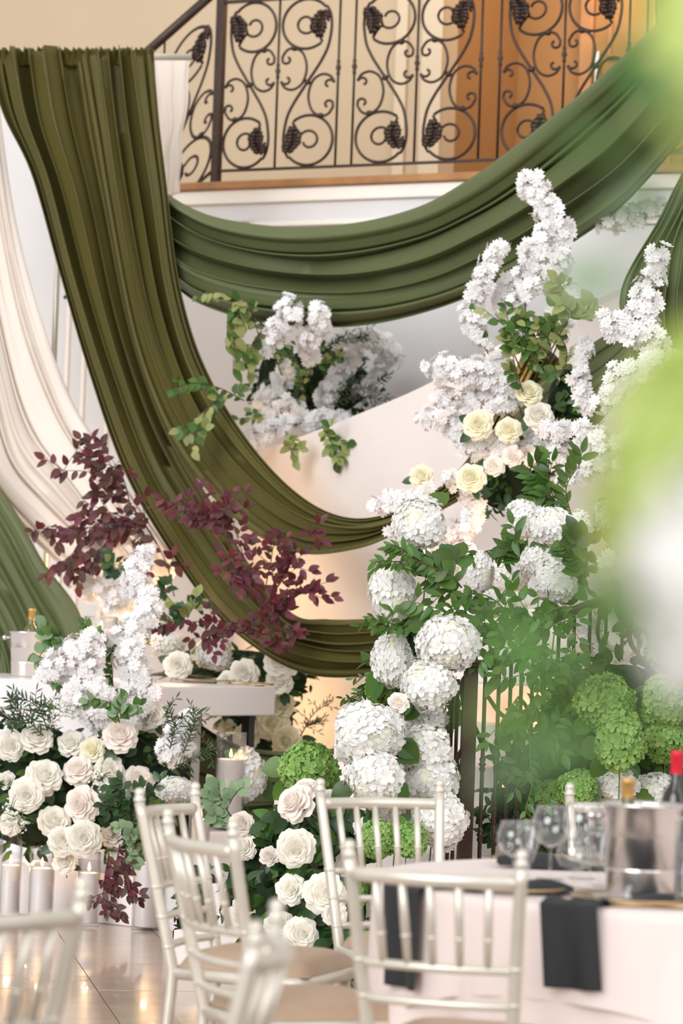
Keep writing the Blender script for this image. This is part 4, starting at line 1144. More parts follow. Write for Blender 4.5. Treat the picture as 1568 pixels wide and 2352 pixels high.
r('round one left in the row under the drooping one', 664, 2042, Fd-.05, 68, ax=(-.3, -1, .2))
r('largest fully open one facing the viewer beside the chair post', 748, 2052, Fd-.12, 92, ax=(.1, -1, .15), openness=1)
r('small one just under the largest open one', 770, 2100, Fd-.12, 56)
r('low in the stair foot group above big leaves', 695, 2146, Fd-.1, 78, ax=(.3, -1, .2), openness=1)
r('half hidden left of the wide low one', 640, 2116, Fd, 64)
r('lowest one, just above the tan seat', 746, 2222, Fd-.1, 50)
r('upper one behind the bowed chair back', 558, 1890, 8.3, 56, 'blush')
r('under the upper one behind the bowed chair back', 556, 1945, 8.3, 60)
r('large one low behind the bowed chair rails', 565, 2105, 8.2, 80)
r('between the chair post and the hydrangea foot', 798, 1985, Fd+.1, 58)
r('small one behind the angled chair rails near the white riser', 440, 2035, 8.95, 52)
r('partly hidden right of the drooping rose', 618, 1965, Fd+.15, 48, 'blush')

# ------------------------------------------------------------------ white blossom branches
BB = branch
BB('tallest tip in the centre of the stair flowers', [(1212, 412, 9.9), (1240, 460, 9.88), (1268, 500, 9.86), (1230, 570, 9.84), (1200, 640, 9.8)], 100, 42, tail=(1215, 800, 9.8), leaves=3)
BB('arching down at the right of the tallest tip', [(1290, 500, 9.85), (1280, 580, 9.85), (1240, 640, 9.82), (1185, 690, 9.8)], 80, 34, tail=(1215, 800, 9.8))
BB('right of the tallest tip, fading into the pale blur', [(1290, 590, 9.9), (1285, 650, 9.9), (1290, 720, 9.85), (1290, 770, 9.8)], 60, 36, tail=(1250, 860, 9.8), leaves=6, lk='pale')
BB('reaching furthest left beside the big swag', [(1150, 555, 9.8), (1118, 620, 9.8), (1090, 680, 9.8), (1085, 740, 9.8), (1115, 800, 9.8)], 90, 32, tail=(1150, 880, 9.8), leaves=2)
BB('short one in front of the cream fascia at upper right', [(1385, 515, 10.2), (1430, 505, 10.2), (1470, 490, 10.2), (1520, 470, 10.2)], 60, 32, tail=(1560, 600, 10.2))
BB('tall one at the right edge against dark green satin, top', [(1515, 580, 8.6), (1490, 650, 8.6), (1470, 720, 8.6), (1500, 690, 8.6)], 75, 38, size=.044)
BB('tall one at the right edge, middle, leaning left', [(1395, 745, 8.6), (1440, 760, 8.6), (1490, 760, 8.6), (1520, 830, 8.6)], 90, 42, size=.044)
BB('at the right edge, lowest, with a bare dark twig', [(1395, 925, 8.55), (1430, 870, 8.55), (1480, 850, 8.55), (1540, 820, 8.6)], 90, 42, size=.044, twigs=6)
BB('hanging down right of the upper stair wall roses', [(1345, 790, 9.6), (1330, 850, 9.6), (1340, 910, 9.6), (1345, 935, 9.6)], 60, 26, leaves=2)
BB('wide one crossing the plaster wall, highest', [(995, 850, 9.8), (1050, 850, 9.8), (1110, 860, 9.8), (1180, 890, 9.8)], 95, 42, tail=(1200, 960, 9.8), twigs=6)
BB('wide one crossing the plaster wall, just below the highest', [(1010, 910, 9.85), (1070, 920, 9.85), (1130, 900, 9.85), (1190, 920, 9.85)], 65, 34, twigs=4)
BB('pale one at far left of the stair wall roses', [(975, 965, 9.85), (1020, 960, 9.85), (1060, 1000, 9.85), (1090, 1030, 9.85)], 55, 34)
BB('dense one between upper and lower stair wall roses', [(1070, 1030, 9.8), (1140, 1020, 9.8), (1210, 1010, 9.8), (1290, 980, 9.75)], 100, 38)
BB('dense one right of the second stair wall rose', [(1250, 990, 9.7), (1290, 1000, 9.7), (1260, 1050, 9.7), (1220, 1060, 9.7)], 60, 34, tail=(1200, 1090, 9.95))
BB('beside the bright blurred leaves, right of the dense ones', [(1340, 990, 9.3), (1380, 1030, 9.3), (1350, 1070, 9.3), (1300, 1110, 9.3)], 85, 42, tail=(1240, 1110, 9.9))
BB('small drooping one left of the velvet swag end', [(865, 1165, 9.75), (900, 1150, 9.75), (940, 1150, 9.75), (985, 1125, 9.75)], 55, 26, twigs=5)
BB('hanging below the large round yellow rose', [(1020, 1095, 9.75), (1075, 1130, 9.75), (1090, 1170, 9.75), (1075, 1220, 9.75)], 65, 28, tail=(1080, 1280, 10.45))
BB('blurry one behind the topmost column hydrangea', [(905, 1225, 9.9), (970, 1255, 9.9), (1030, 1230, 9.9), (1075, 1215, 9.9)], 70, 36, tail=(1085, 1300, 10.45))
BB('faint one behind the vine leaves', [(1000, 1330, 9.6), (1040, 1290, 9.6), (1080, 1260, 9.6)], 40, 30, tail=(1110, 1330, 10.45))
BB('first cluster of the wall arrangement, at its top left', [(655, 695, 10.8), (668, 735, 10.8), (630, 760, 10.85), (625, 800, 11.0)], 70, 34, size=.042, tail=(650, 870, 11.5))
BB('second cluster of the wall arrangement, right of the first', [(722, 705, 10.8), (732, 745, 10.8), (705, 790, 10.9), (715, 830, 11.1)], 75, 34, size=.042, tail=(710, 880, 11.5))
BB('left middle cluster of the wall arrangement', [(595, 920, 11.5), (630, 895, 11.5), (655, 865, 11.5), (660, 835, 11.4)], 65, 32, size=.042)
BB('lowest cluster of the wall arrangement, spilling over the velvet', [(528, 1018, 11.2), (575, 1012, 11.2), (630, 990, 11.25), (665, 965, 11.3)], 70, 28, size=.042)
BB('diagonal cluster in the middle of the wall arrangement', [(735, 925, 11.5), (765, 880, 11.5), (800, 840, 11.5), (815, 810, 11.5)], 75, 30, size=.042)
BB('right cluster of the wall arrangement beside the grey wall', [(800, 810, 11.6), (850, 780, 11.6), (895, 810, 11.6), (870, 850, 11.6)], 75, 28, size=.042)
BB('small cluster low in the wall arrangement on the plaster edge', [(705, 985, 11.35), (730, 960, 11.35), (770, 960, 11.35), (790, 960, 11.35)], 40, 24, size=.042)
BB('cluster behind the diagonal one in the wall arrangement', [(820, 900, 11.6), (850, 890, 11.6), (860, 860, 11.6)], 30, 24, size=.042)
BB('tall curving one above the head table, upper part', [(330, 1262, 9.9), (310, 1330, 9.85), (345, 1390, 9.8), (310, 1450, 9.75)], 110, 36, size=.042, twigs=5)
BB('tall curving one above the head table, lower part', [(335, 1420, 9.75), (290, 1480, 9.72), (325, 1550, 9.7), (280, 1620, 9.7)], 130, 44, size=.042, twigs=4, leaves=5)
BB('broad one spreading left in front of the wine bucket', [(110, 1555, 9.65), (150, 1520, 9.65), (210, 1480, 9.65), (200, 1560, 9.65), (240, 1600, 9.65)], 170, 48, size=.042, twigs=6, leaves=6)
BB('lower broad one over the white table front', [(150, 1600, 9.6), (200, 1620, 9.6), (240, 1650, 9.6), (190, 1640, 9.6)], 90, 42, size=.042)
BB('small one under the right of the table corner', [(345, 1595, 9.6), (310, 1640, 9.6), (295, 1670, 9.6)], 50, 32, size=.042)
BB('stock like cluster right of the table arrangement', [(435, 1650, 9.5), (400, 1690, 9.5), (390, 1730, 9.5), (430, 1710, 9.5)], 90, 36, size=.036, leaves=6, lk='thin')
BB('warm lit one behind the head table, higher', [(200, 1280, 10.7), (240, 1240, 10.7), (290, 1215, 10.7), (330, 1240, 10.7)], 70, 38, size=.044)
BB('warm lit one behind the head table, lower', [(185, 1345, 10.7), (230, 1350, 10.7), (280, 1370, 10.7), (240, 1400, 10.7)], 90, 40, size=.044)
BB('behind the iron scroll right of the stair rail', [(1345, 1480, 8.9), (1390, 1520, 8.9), (1450, 1560, 8.9), (1510, 1540, 8.9)], 100, 40, size=.04)
BB('beside the iron bars under the sloping handrail', [(1360, 1420, 8.95), (1350, 1480, 8.95), (1330, 1440, 8.95)], 45, 32, size=.04)
BB('large one at the lower edge of the bright blurred leaves', [(1400, 1300, 8.4), (1450, 1360, 8.4), (1510, 1420, 8.4), (1560, 1480, 8.4)], 110, 44, size=.044)
BB('white one fading behind the bright blurred leaves', [(1440, 980, 8.9), (1470, 1050, 8.9), (1440, 1120, 8.9), (1500, 1200, 8.9)], 110, 50, size=.044)
BB('filling the top right of the wall arrangement under the swag', [(770, 790, 11.45), (830, 770, 11.45), (880, 790, 11.45), (905, 830, 11.45)], 60, 28, size=.042)
BB('filling the lower middle of the wall arrangement', [(610, 960, 11.4), (660, 930, 11.4), (700, 960, 11.4)], 40, 24, size=.042)
BB('behind the tallest tip, pale against the satin', [(1180, 640, 9.9), (1150, 690, 9.9), (1190, 730, 9.9), (1170, 790, 9.9)], 70, 36, tail=(1200, 860, 9.8))
BB('cluster left of the topmost stair wall rose', [(1150, 830, 9.8), (1120, 870, 9.8), (1170, 920, 9.8), (1130, 930, 9.8)], 70, 36, tail=(1180, 960, 9.9))
BB('cluster under the round pair of upper stair wall roses', [(1120, 1010, 9.78), (1180, 1040, 9.78), (1250, 1030, 9.78), (1300, 1040, 9.78)], 70, 32, tail=(1220, 1120, 9.95))
# baby's breath
for what, path, n in (('left of the highest rose', [(140, 1660, 9.4), (125, 1640, 9.4), (150, 1620, 9.4)], 90), ('beside the dark greenery under the second row', [(225, 1800, 9.3), (230, 1790, 9.3), (240, 1800, 9.3)], 40), ('at far left among the third row roses', [(20, 1850, 9.35), (35, 1880, 9.35), (50, 1905, 9.35)], 50)):
    BB(what, path, n, 34, size=.012, label="spray of tiny white baby's breath ", group="baby's breath", twigs=14)

# ------------------------------------------------------------------ foliage sprays
S = spray
S('burgundy_branch', 'branch of brown burgundy leaves rising in front of the white voile', 'foliage branch',
  [[(400, 1370, 10.6), (380, 1290, 10.6), (330, 1200, 10.6), (250, 1110, 10.6), (215, 1040, 10.6)], [(360, 1250, 10.6), (300, 1160, 10.6), (220, 1090, 10.6), (135, 1080, 10.6)], [(350, 1240, 10.6), (270, 1190, 10.6), (190, 1150, 10.6)], [(300, 1160, 10.6), (270, 1080, 10.6), (180, 1050, 10.6)],
   [(330, 1200, 10.6), (230, 1210, 10.6), (110, 1215, 10.6)], [(250, 1200, 10.6), (180, 1250, 10.6), (150, 1320, 10.6)], [(300, 1180, 10.6), (240, 1250, 10.6), (210, 1300, 10.6)]],
  17, .064, 'brown', ntw=7, twl=.12, kinds=('brown', 'brown', 'red'), droop=.9)
S('burgundy_branch', 'large branch of crimson leaves rising before the velvet swags', 'foliage branch',
  [[(660, 1500, 10.2), (600, 1400, 10.2), (560, 1280, 10.2), (530, 1180, 10.2), (525, 1125, 10.2)], [(560, 1280, 10.2), (500, 1200, 10.2), (440, 1165, 10.2), (375, 1155, 10.2)], [(580, 1350, 10.2), (550, 1300, 10.2), (530, 1330, 10.2)],
   [(600, 1400, 10.2), (620, 1300, 10.2), (640, 1240, 10.2), (735, 1230, 10.2)], [(600, 1400, 10.2), (650, 1330, 10.2), (670, 1290, 10.2)], [(620, 1430, 10.2), (680, 1370, 10.2), (725, 1350, 10.2)],
   [(640, 1480, 10.2), (540, 1430, 10.2), (420, 1430, 10.2), (370, 1440, 10.2)], [(650, 1490, 10.2), (600, 1450, 10.2), (520, 1440, 10.2), (470, 1470, 10.2)], [(660, 1500, 10.2), (640, 1420, 10.2), (660, 1400, 10.2)], [(540, 1200, 10.2), (500, 1170, 10.2), (470, 1190, 10.2)]],
  20, .055, 'red', ntw=9, twl=.10, kinds=('red', 'red', 'red', 'brown'), droop=.4)
S('burgundy_branch', 'burgundy leaves trailing down to the floor beside the widest candle', 'foliage branch',
  [[(275, 1940, 9.15), (265, 2000, 9.12), (255, 2060, 9.1), (280, 2105, 9.05)], [(250, 1960, 9.15), (240, 2020, 9.1), (235, 2075, 9.08)], [(290, 1950, 9.12), (285, 2010, 9.1), (295, 2050, 9.1)]],
  12, .044, 'brown', ntw=6, twl=.06, kinds=('brown', 'red', 'brown'), droop=1.0)
S('greenery_sprig', 'variegated pale green sprig hanging at the top left of the wall arrangement', 'foliage branch',
  [[(610, 840, 11.3), (585, 740, 10.9), (560, 690, 10.85), (540, 780, 10.85), (535, 850, 10.95)], [(590, 740, 10.9), (530, 710, 10.85), (520, 790, 10.9)], [(600, 760, 11.0), (575, 800, 10.95), (570, 860, 11.0)]], 12, .075, 'pale', ntw=2, twl=.08, kinds=('pale', 'pale', 'green'), droop=1.2)
S('greenery_sprig', 'small green sprig reaching left against the big satin swag', 'foliage branch',
  [[(620, 760, 11.0), (540, 690, 10.85), (500, 672, 10.85), (450, 680, 10.9)]], 14, .05, 'round', ntw=2, twl=.06, kinds=('round', 'pale'))
S('greenery_sprig', 'green sprig crossing the velvet at mid height', 'foliage branch',
  [[(560, 920, 10.95), (500, 890, 10.9), (440, 880, 10.85), (390, 895, 10.8)]], 16, .055, 'round', ntw=3, twl=.06)
S('greenery_sprig', 'green and pale sprig hanging over the velvet below the crossing one', 'foliage branch',
  [[(520, 900, 10.9), (485, 930, 10.85), (460, 970, 10.8), (440, 1040, 10.75)], [(485, 930, 10.85), (440, 970, 10.8), (425, 990, 10.8)]], 14, .06, 'pale', ntw=2, twl=.05, kinds=('pale', 'round'), droop=1.0)
S('greenery_sprig', 'left small sprig hanging over the plaster wall edge', 'foliage branch', [[(655, 990, 11.0), (665, 1020, 11.0), (675, 1060, 11.0)]], 10, .055, 'pale', ntw=3, twl=.05, droop=1)
S('greenery_sprig', 'right sprig hanging over the plaster wall edge', 'foliage branch', [[(740, 980, 10.9), (760, 1010, 10.9), (768, 1065, 10.9)], [(755, 1000, 10.9), (785, 1030, 10.9)]], 10, .06, 'round', ntw=3, twl=.05, droop=1, kinds=('round', 'pale'))
S('greenery_sprig', 'dark fine leaved sprig at the right of the wall arrangement', 'foliage branch', [[(760, 930, 11.3), (820, 910, 11.3), (895, 925, 11.3)], [(770, 900, 11.3), (840, 890, 11.3), (880, 870, 11.3)], [(740, 800, 11.4), (790, 780, 11.4), (840, 775, 11.4)]], 26, .035, 'thin', ntw=6, twl=.08)
S('greenery_sprig', 'mixed green leaves in the middle of the wall arrangement', 'foliage branch', [[(700, 900, 11.4), (690, 850, 11.4), (670, 800, 11.4)], [(700, 900, 11.4), (640, 950, 11.4), (560, 960, 11.4)], [(700, 850, 11.4), (780, 820, 11.4)]], 14, .05, 'round', ntw=5, twl=.08, kinds=('round', 'pale', 'green'))
S('greenery_sprig', 'leafy green sprig under the tall blossom tips of the stair wall', 'foliage branch',
  [[(1200, 900, 9.7), (1180, 830, 9.7), (1170, 760, 9.7), (1160, 700, 9.7)], [(1230, 860, 9.7), (1230, 780, 9.7), (1210, 720, 9.7)], [(1260, 830, 9.7), (1270, 760, 9.7), (1300, 700, 9.7)], [(1290, 860, 9.7), (1300, 800, 9.7), (1260, 740, 9.7)], [(1250, 820, 9.7), (1210, 790, 9.7), (1110, 710, 9.7)]], 14, .055, 'round', ntw=5, twl=.09, kinds=('round', 'round', 'green', 'pale'))
S('greenery_sprig', 'pale lime leaves beside the small pale blur at upper right', 'foliage branch', [[(1240, 850, 9.8), (1300, 740, 9.5), (1320, 700, 9.5), (1290, 660, 9.5)], [(1310, 720, 9.5), (1345, 730, 9.5), (1360, 700, 9.5)]], 8, .08, 'pale', ntw=2, twl=.06)
S('greenery_sprig', 'upright sprig of long bright leaves right of the stair wall roses', 'foliage branch',
  [[(1300, 1200, 9.0), (1270, 1140, 9.0), (1260, 1090, 9.0), (1262, 1040, 9.0)], [(1280, 1160, 9.0), (1240, 1110, 9.0), (1210, 1072, 9.0)], [(1310, 1180, 9.0), (1300, 1120, 9.0), (1335, 1060, 9.0)]], 8, .075, 'ruscus', ntw=2, twl=.06)
S('greenery_sprig', 'row of long green leaves above the hanging rose by the rail', 'foliage branch',
  [[(1200, 1290, 8.7), (1170, 1260, 8.7), (1120, 1265, 8.7), (1070, 1280, 8.7)], [(1220, 1280, 8.7), (1180, 1240, 8.7), (1130, 1260, 8.7)]], 9, .072, 'ruscus', ntw=3, twl=.06)
S('greenery_sprig', 'big dark leaves under the round cream hydrangeas by the rail', 'foliage branch', [[(1340, 1320, 8.4), (1320, 1270, 8.4), (1300, 1250, 8.4)], [(1350, 1300, 8.4), (1335, 1230, 8.4)]], 4, .08, 'big', ntw=1, twl=.05, kinds=('big', 'rose'))
S('greenery_sprig', 'big round leaves below the topmost column hydrangea', 'foliage branch', [[(1060, 1350, 8.1), (1020, 1300, 8.1), (970, 1270, 8.1)], [(1040, 1330, 8.1), (1040, 1290, 8.1)]], 4, .09, 'big', ntw=1, twl=.05)
S('greenery_sprig', 'thin sprig reaching left past the velvet end under the top hydrangea', 'foliage branch', [[(1030, 1320, 8.0), (960, 1290, 8.0), (910, 1290, 8.0), (862, 1290, 8.0)], [(960, 1290, 8.0), (920, 1260, 8.0), (900, 1250, 8.0)]], 12, .045, 'ruscus', ntw=3, twl=.05)
S('greenery_sprig', 'feathery sprig hanging left of the hydrangea column', 'foliage branch', [[(880, 1540, 8.2), (850, 1560, 8.2), (815, 1620, 8.2)], [(870, 1530, 8.2), (880, 1560, 8.2), (850, 1610, 8.2)]], 18, .035, 'ruscus', ntw=5, twl=.06)
S('greenery_sprig', 'small ruscus sprig in front of the plaster under the last swag', 'foliage branch', [[(690, 1690, 10.4), (720, 1640, 10.4), (765, 1610, 10.4)], [(700, 1670, 10.4), (730, 1660, 10.4)]], 20, .03, 'thin', ntw=5, twl=.06)
S('greenery_sprig', 'dark thin leaved sprig at far left in front of the white table', 'foliage branch', [[(100, 1690, 9.5), (60, 1650, 9.5), (25, 1610, 9.5)], [(110, 1680, 9.5), (90, 1630, 9.5), (50, 1600, 9.5)], [(120, 1680, 9.5), (110, 1620, 9.5)], [(60, 1660, 9.5), (10, 1650, 9.5)]], 26, .04, 'thin', ntw=6, twl=.07)
S('greenery_sprig', 'thin leaved sprig right of the table corner over the stock flowers', 'foliage branch', [[(390, 1720, 9.4), (400, 1670, 9.4), (385, 1620, 9.4)], [(420, 1730, 9.4), (440, 1680, 9.4), (450, 1640, 9.4)], [(400, 1760, 9.4), (450, 1740, 9.4), (490, 1720, 9.4)]], 24, .035, 'thin', ntw=6, twl=.07)
S('greenery_sprig', 'eucalyptus leaves beside the wine bucket on the head table', 'foliage branch', [[(185, 1640, 9.66), (150, 1520, 9.8), (110, 1460, 9.8), (105, 1430, 9.8)], [(150, 1530, 9.8), (120, 1520, 9.8), (85, 1505, 9.8)], [(150, 1500, 9.8), (140, 1450, 9.8)]], 3, .06, 'sage', ntw=1, twl=.05, kinds=('sage', 'round'))
S('greenery_sprig', 'green leaves in the gap between the two white blossom masses', 'foliage branch', [[(262, 1640, 9.72), (255, 1560, 9.72), (235, 1490, 9.72), (205, 1440, 9.72)], [(260, 1600, 9.72), (255, 1520, 9.72), (240, 1470, 9.72)]], 7, .042, 'round', ntw=3, twl=.06)
S('greenery_sprig', 'green sprig over the blush rose below the white blossom', 'foliage branch', [[(275, 1660, 9.45), (260, 1620, 9.45), (225, 1605, 9.45)], [(270, 1640, 9.45), (290, 1605, 9.45)], [(275, 1650, 9.45), (310, 1640, 9.45)]], 3, .05, 'round', ntw=1, twl=.05, kinds=('round', 'sage'))
S('greenery_sprig', 'dark green sprig in the centre right of the table arrangement', 'foliage branch', [[(300, 1900, 9.2), (290, 1840, 9.2), (285, 1800, 9.2)], [(300, 1880, 9.2), (260, 1840, 9.2)], [(310, 1880, 9.2), (345, 1830, 9.2)]], 14, .05, 'rose', ntw=6, twl=.08)
S('greenery_sprig', 'pale eucalyptus sprig above the widest floor candle', 'foliage branch', [[(310, 1950, 9.1), (305, 1900, 9.1)], [(300, 1940, 9.1), (325, 1920, 9.1)], [(290, 1940, 9.1), (300, 1965, 9.1)]], 7, .045, 'sage', ntw=2, twl=.05)
S('greenery_sprig', 'eucalyptus twig behind the angled silver chair finial', 'foliage branch', [[(540, 1890, 8.6), (510, 1840, 8.6), (500, 1800, 8.6)], [(520, 1860, 8.6), (540, 1820, 8.6)], [(530, 1900, 8.6), (480, 1820, 8.6)]], 5, .05, 'sage', ntw=1, twl=.05)
S('greenery_sprig', 'glossy leaves around the drooping rose at the foot of stairs', 'foliage branch', [[(720, 1990, 7.8), (740, 1920, 7.8), (700, 1870, 7.8), (640, 1870, 7.8)], [(720, 2000, 7.8), (770, 1930, 7.8), (760, 1880, 7.8)], [(740, 2000, 7.8), (700, 1990, 7.8)], [(720, 1960, 7.8), (780, 1960, 7.8)]], 10, .085, 'rose', ntw=3, twl=.06, kinds=('rose', 'green'))
S('greenery_sprig', 'big glossy leaves lowest at the foot of stairs roses', 'foliage branch', [[(720, 2120, 7.7), (740, 2180, 7.7), (700, 2200, 7.7)], [(740, 2150, 7.7), (790, 2200, 7.7)], [(720, 2120, 7.7), (780, 2130, 7.7)]], 10, .085, 'rose', ntw=3, twl=.06)
S('greenery_sprig', 'leafy stems between the warm lights and blossoms over the head table', 'foliage branch', [[(430, 1430, 10.5), (400, 1390, 10.5), (370, 1350, 10.5)], [(430, 1420, 10.5), (450, 1380, 10.5)], [(300, 1290, 10.5), (265, 1310, 10.5), (260, 1270, 10.5)]], 8, .06, 'rose', ntw=3, twl=.06, kinds=('rose', 'pale'))

# smilax vines over the stair rail
V = lambda lab, paths, per=16, ls=.066: S('smilax_vine', 'smilax vine '+lab, 'vine', paths, per, ls, 'ruscus', ntw=7, twl=.11, kinds=('ruscus', 'ruscus', 'green'), group='smilax vines over the stair rail', smat='stem')
V('highest, arching left from the hanging rose', [[(1180, 1420, 8.2), (1120, 1370, 8.15), (1040, 1360, 8.1), (990, 1330, 8.1)]])
V('spreading left over the largest hydrangea', [[(1150, 1450, 8.1), (1080, 1420, 8.05), (1010, 1400, 8.0), (940, 1380, 8.0)]])
V('reaching furthest left with small leaves', [[(1080, 1440, 8.1), (1000, 1425, 8.05), (920, 1440, 8.05), (860, 1440, 8.0)]], 14, .05)
V('running under the sloping handrail', [[(1320, 1420, 8.45), (1250, 1440, 8.3), (1190, 1440, 8.2), (1120, 1440, 8.1)]])
V('just above the newel cap', [[(1260, 1480, 8.1), (1200, 1490, 8.0), (1130, 1490, 7.95), (1100, 1530, 7.9)]])
V('thick middle strand right of the newel', [[(1330, 1500, 8.2), (1260, 1520, 8.1), (1200, 1550, 8.05), (1130, 1560, 8.0)]])
V('hanging from the middle strand before the bars', [[(1250, 1500, 8.1), (1240, 1580, 8.05), (1200, 1640, 8.05), (1180, 1700, 8.05)]])
V('second hanging strand, right of the first', [[(1300, 1500, 8.1), (1300, 1570, 8.1), (1270, 1640, 8.1), (1260, 1720, 8.05)]])
V('long thin strand dangling down to the wine glasses', [[(1215, 1680, 8.0), (1218, 1750, 8.0), (1222, 1800, 8.0), (1205, 1860, 8.0)]], 12, .05)
V('loose strand left of the dangling one', [[(1190, 1600, 8.05), (1150, 1660, 8.0), (1130, 1720, 8.0)]], 12, .055)
V('right strand before the warm glow', [[(1350, 1480, 8.3), (1320, 1560, 8.2), (1330, 1640, 8.2), (1280, 1700, 8.2)]])
V('strand close under the lowest cream hydrangea', [[(1300, 1392, 8.5), (1270, 1400, 8.4), (1230, 1420, 8.3), (1200, 1400, 8.3)]])
V('low dark strand behind the bars', [[(1150, 1800, 8.3), (1200, 1770, 8.3), (1260, 1740, 8.3), (1300, 1680, 8.3)]])

# ------------------------------------------------------------------ lower stair railing with newel
RM = M['iron_dark']
rp = [(1082, 1528, 8.0), (1150, 1524, 8.06), (1205, 1490, 8.2), (1262, 1428, 8.45), (1335, 1397, 8.7), (1414, 1368, 8.95), (1500, 1335, 9.2), (1620, 1290, 9.5)]
RC = cr([W(*p) for p in rp], 60)
n0 = RC[0]
sr = tagit(link('iron_stair_railing', None), 'dark iron stair railing with square newel, thin balusters and scrolls behind the table', 'railing'); sr.location = (n0.x, n0.y, 0)
O = Vector((n0.x, n0.y, 0))
q = MB(); q.box(-.026, .026, -.026, .026, 0, n0.z-.01); q.obj('newel_post', RM, sr, False, bevel=.003)
q = MB(); q.tube([p-O for p in RC], .027, 10, flat=(1.0, .75)); q.obj('handrail', RM, sr)
q = MB(); q.lathe([(0, -.012), (.05, -.01), (.058, 0), (.05, .012), (0, .016)], 20, (0, 0, n0.z)); q.obj('newel_cap', RM, sr)
for i in range(4, 58, 4):
    p = RC[i]-O; lowz = max(.02, p.z-.96)
    if p.z > 1.6+.6: continue
    q = MB(); q.tube([(p.x, p.y, lowz), (p.x, p.y, p.z-.01)], .0075, 8)
    for zz in (.35, .62):
        q.lathe([(.006, -.03), (.0125, -.018), (.008, -.008), (.015, 0), (.008, .008), (.0125, .018), (.006, .03)], 10, (p.x, p.y, lowz+(p.z-lowz)*zz))
    q.obj('baluster', RM, sr)
q = MB(); q.tube([p-O-Vector((0, 0, .93)) for p in RC], .014, 8); q.obj('bottom_rail', RM, sr)
# front bars left of the newel (the return that runs behind the hydrangeas)
for k, px in enumerate((1066, 1052, 1040)):
    p = W(px, 1560, 8.05+.03*k)-O; q = MB(); q.tube([(p.x, p.y, .05), (p.x, p.y, p.z)], .007, 8); q.obj('baluster', RM, sr)
def pxcurve(P, rad, name, parent=sr, n=40, origin=None, mt=RM, flat=None):
    C_ = cr([W(*p) for p in P], n); o_ = origin if origin is not None else O
    R_ = rad if not hasattr(rad, '__len__') else [rad[int(i/(n)*len(rad))] for i in range(n)]
    q = MB(); q.tube([c-o_ for c in C_], R_, 8, flat=flat); return q.obj(name, mt, parent)
# scrolls left of the newel
pxcurve([(1078, 1700, 8.02), (1055, 1730, 8.02), (1050, 1755, 8.02), (1065, 1778, 8.02), (1082, 1775, 8.02)], .0075, 'scroll')
pxcurve([(1078, 1815, 8.02), (1052, 1825, 8.02), (1046, 1850, 8.02), (1062, 1862, 8.02)], .0075, 'scroll')
pxcurve([(1080, 1540, 8.02), (1060, 1570, 8.02), (1066, 1620, 8.02), (1095, 1680, 8.04), (1110, 1720, 8.05)], .008, 'scroll')
# scrolls in the panel right of the newel
pxcurve([(1160, 1830, 8.1), (1200, 1790, 8.12), (1230, 1730, 8.14), (1215, 1690, 8.14), (1185, 1700, 8.13), (1175, 1740, 8.12)], .008, 'scroll')
pxcurve([(1120, 1600, 8.08), (1150, 1640, 8.1), (1190, 1660, 8.12), (1210, 1630, 8.12), (1190, 1600, 8.12)], .008, 'scroll')
pxcurve([(1250, 1900, 8.2), (1290, 1850, 8.25), (1330, 1800, 8.3), (1350, 1740, 8.32), (1380, 1760, 8.32), (1400, 1745, 8.32)], .008, 'scroll')
pxcurve([(1362, 1700, 8.1), (1368, 1740, 8.1), (1385, 1757, 8.1), (1412, 1750, 8.1)], .009, 'scroll')
pxcurve([(1230, 1770, 8.15), (1240, 1782, 8.15), (1258, 1770, 8.15), (1256, 1750, 8.15)], .006, 'scroll')
# the big acanthus scroll at right
pxcurve([(1385, 1500, 8.75), (1372, 1450, 8.75), (1385, 1400, 8.75), (1412, 1375, 8.75), (1440, 1385, 8.75), (1455, 1420, 8.75), (1445, 1465, 8.72), (1470, 1510, 8.7), (1510, 1545, 8.7), (1535, 1548, 8.7)], [.007, .008, .009, .011, .013, .013, .011, .010, .009, .007], 'acanthus_scroll', n=60)
pxcurve([(1385, 1500, 8.75), (1415, 1570, 8.75), (1450, 1620, 8.75), (1480, 1700, 8.75)], .009, 'scroll')
for P in ([(1440, 1400, 8.72), (1425, 1385, 8.7), (1405, 1390, 8.7), (1402, 1410, 8.7)], [(1450, 1420, 8.72), (1430, 1425, 8.7), (1418, 1415, 8.7)], [(1452, 1440, 8.72), (1435, 1460, 8.7), (1415, 1455, 8.7)], [(1455, 1430, 8.72), (1480, 1415, 8.7), (1490, 1430, 8.7)], [(1452, 1450, 8.72), (1478, 1445, 8.7), (1485, 1465, 8.7)], [(1448, 1465, 8.72), (1425, 1485, 8.7), (1432, 1500, 8.7)], [(1445, 1410, 8.72), (1465, 1395, 8.7), (1480, 1400, 8.7)]):
    pxcurve(P, [.006, .012, .013, .010, .003], 'acanthus_leaf', n=16, flat=(1.2, .7))
# steps behind the railing
sd_ = (RC[-1]-RC[0]); sd_.z = 0; sd_.normalize(); sa = math.atan2(sd_.y, sd_.x)
for k in range(9):
    p = RC[6]-Vector((0, 0, RC[6].z)) + sd_*(.27*k); SMx = Matrix.Translation(p) @ Matrix.Rotation(sa, 4, 'Z')
    b = MB(); b.box(0, .60 if k < 8 else 1.2, .10, 1.3, 0 if k == 0 else .16*k-.02, .16*(k+1), SMx)
    struct('step_%d' % (k+1), b, M['stucco'], bevel=.006)

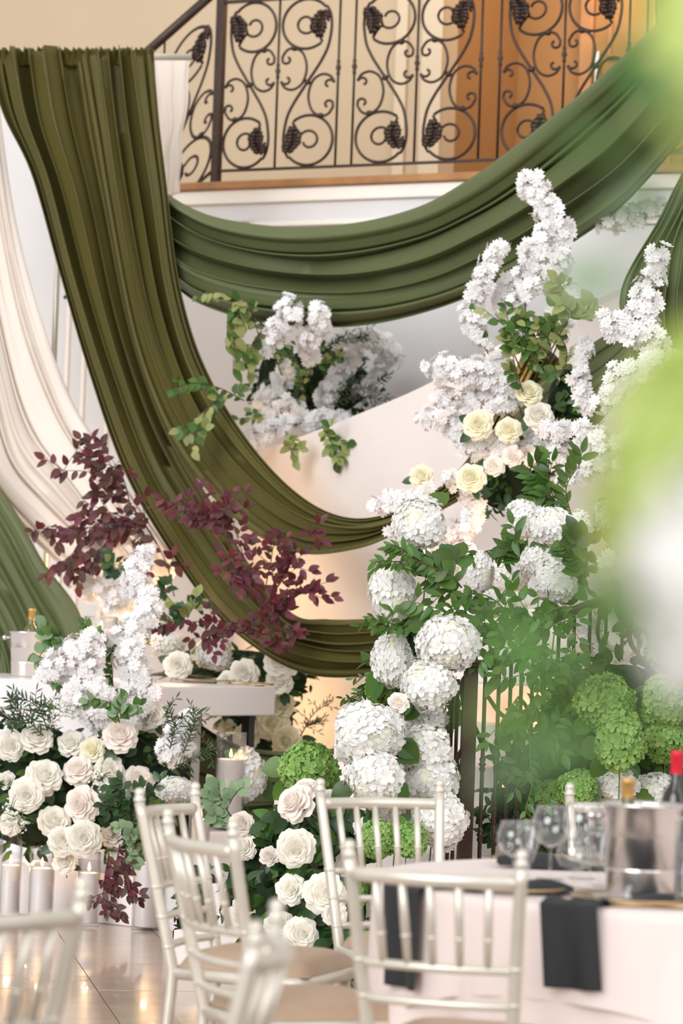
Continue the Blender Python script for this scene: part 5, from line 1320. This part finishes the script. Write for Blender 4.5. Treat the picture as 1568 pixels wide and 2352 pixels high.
# ------------------------------------------------------------------ plants close to the lens, far out of focus
def near_head(what, px, py, Y, dia, kind):
    return hydrangea(what, px, py, Y, dia*S1(Y), kind, N=110, leaves=0)
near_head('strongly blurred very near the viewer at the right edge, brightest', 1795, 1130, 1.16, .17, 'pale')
near_head('strongly blurred at the right edge below the near lime one', 1850, 1330, 1.12, .16, 'white')
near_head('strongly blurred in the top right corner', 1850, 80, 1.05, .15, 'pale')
t = S('greenery_sprig', 'single strongly blurred pale leaf tip at upper right', 'foliage branch', [[(1700, 560, 1.0), (1500, 600, 1.0), (1400, 640, 1.0)]], 1, .001, 'sage', ntw=0, smat='stem')
leaf(t, 'sage', W(1420, 620, 1.0)-t.location, (-1, 0, -.35), .030, up=Vector((0, -1, .3)))
t = S('greenery_sprig', 'strongly blurred veil of near leaves before the railing at right', 'foliage branch', [[(1750, 1700, .95), (1550, 1640, .95), (1300, 1720, .95), (1180, 1800, .95)]], 1, .001, 'green', ntw=0, smat='stem')
for px, py, d, sz_ in ((1290, 1560, (-.6, 0, .5), .045), (1240, 1730, (-.6, 0, -.3), .036), (1350, 1680, (-.6, 0, -.4), .036), (1480, 1480, (-.6, 0, .6), .05), (1260, 1650, (-.9, 0, .1), .04), (1450, 1600, (-.8, 0, .3), .04)):
    leaf(t, 'green', W(px, py, .95)-t.location, d, sz_, up=Vector((0, -1, .4)))
t = S('greenery_sprig', 'strongly blurred green leaves below the top right corner', 'foliage branch', [[(1750, 420, 1.0), (1600, 350, 1.0), (1450, 330, 1.0)]], 1, .001, 'green', ntw=0, smat='stem')
for px, py, d, sz_ in ((1450, 330, (-.8, 0, .1), .04), (1560, 260, (-.6, 0, .5), .05), (1560, 400, (-.7, 0, -.5), .045)):
    leaf(t, 'green', W(px, py, 1.0)-t.location, d, sz_, up=Vector((0, -1, .4)))
# ------------------------------------------------------------------ warm uplights hidden in the flowers
for lab, (px, py, Y), pw, rr_ in (('uplight', (235, 1400, 11.0), 24, .05), ('uplight', (410, 1380, 10.9), 5, .05), ('uplight', (1215, 1680, 9.0), 60, .06), ('uplight', (1190, 1250, 9.6), 3, .05), ('uplight', (1150, 860, 10.2), 2.5, .05), ('uplight', (850, 870, 12.0), 4, .05), ('uplight', (600, 1660, 10.9), 3, .05)):
    point('flower_uplight', W(px, py, Y), pw if pw < 50 else 40, (1.0, .62, .30) if pw < 50 else (1.0, .36, .14), rr_)

scene.collection.children.link(COL)
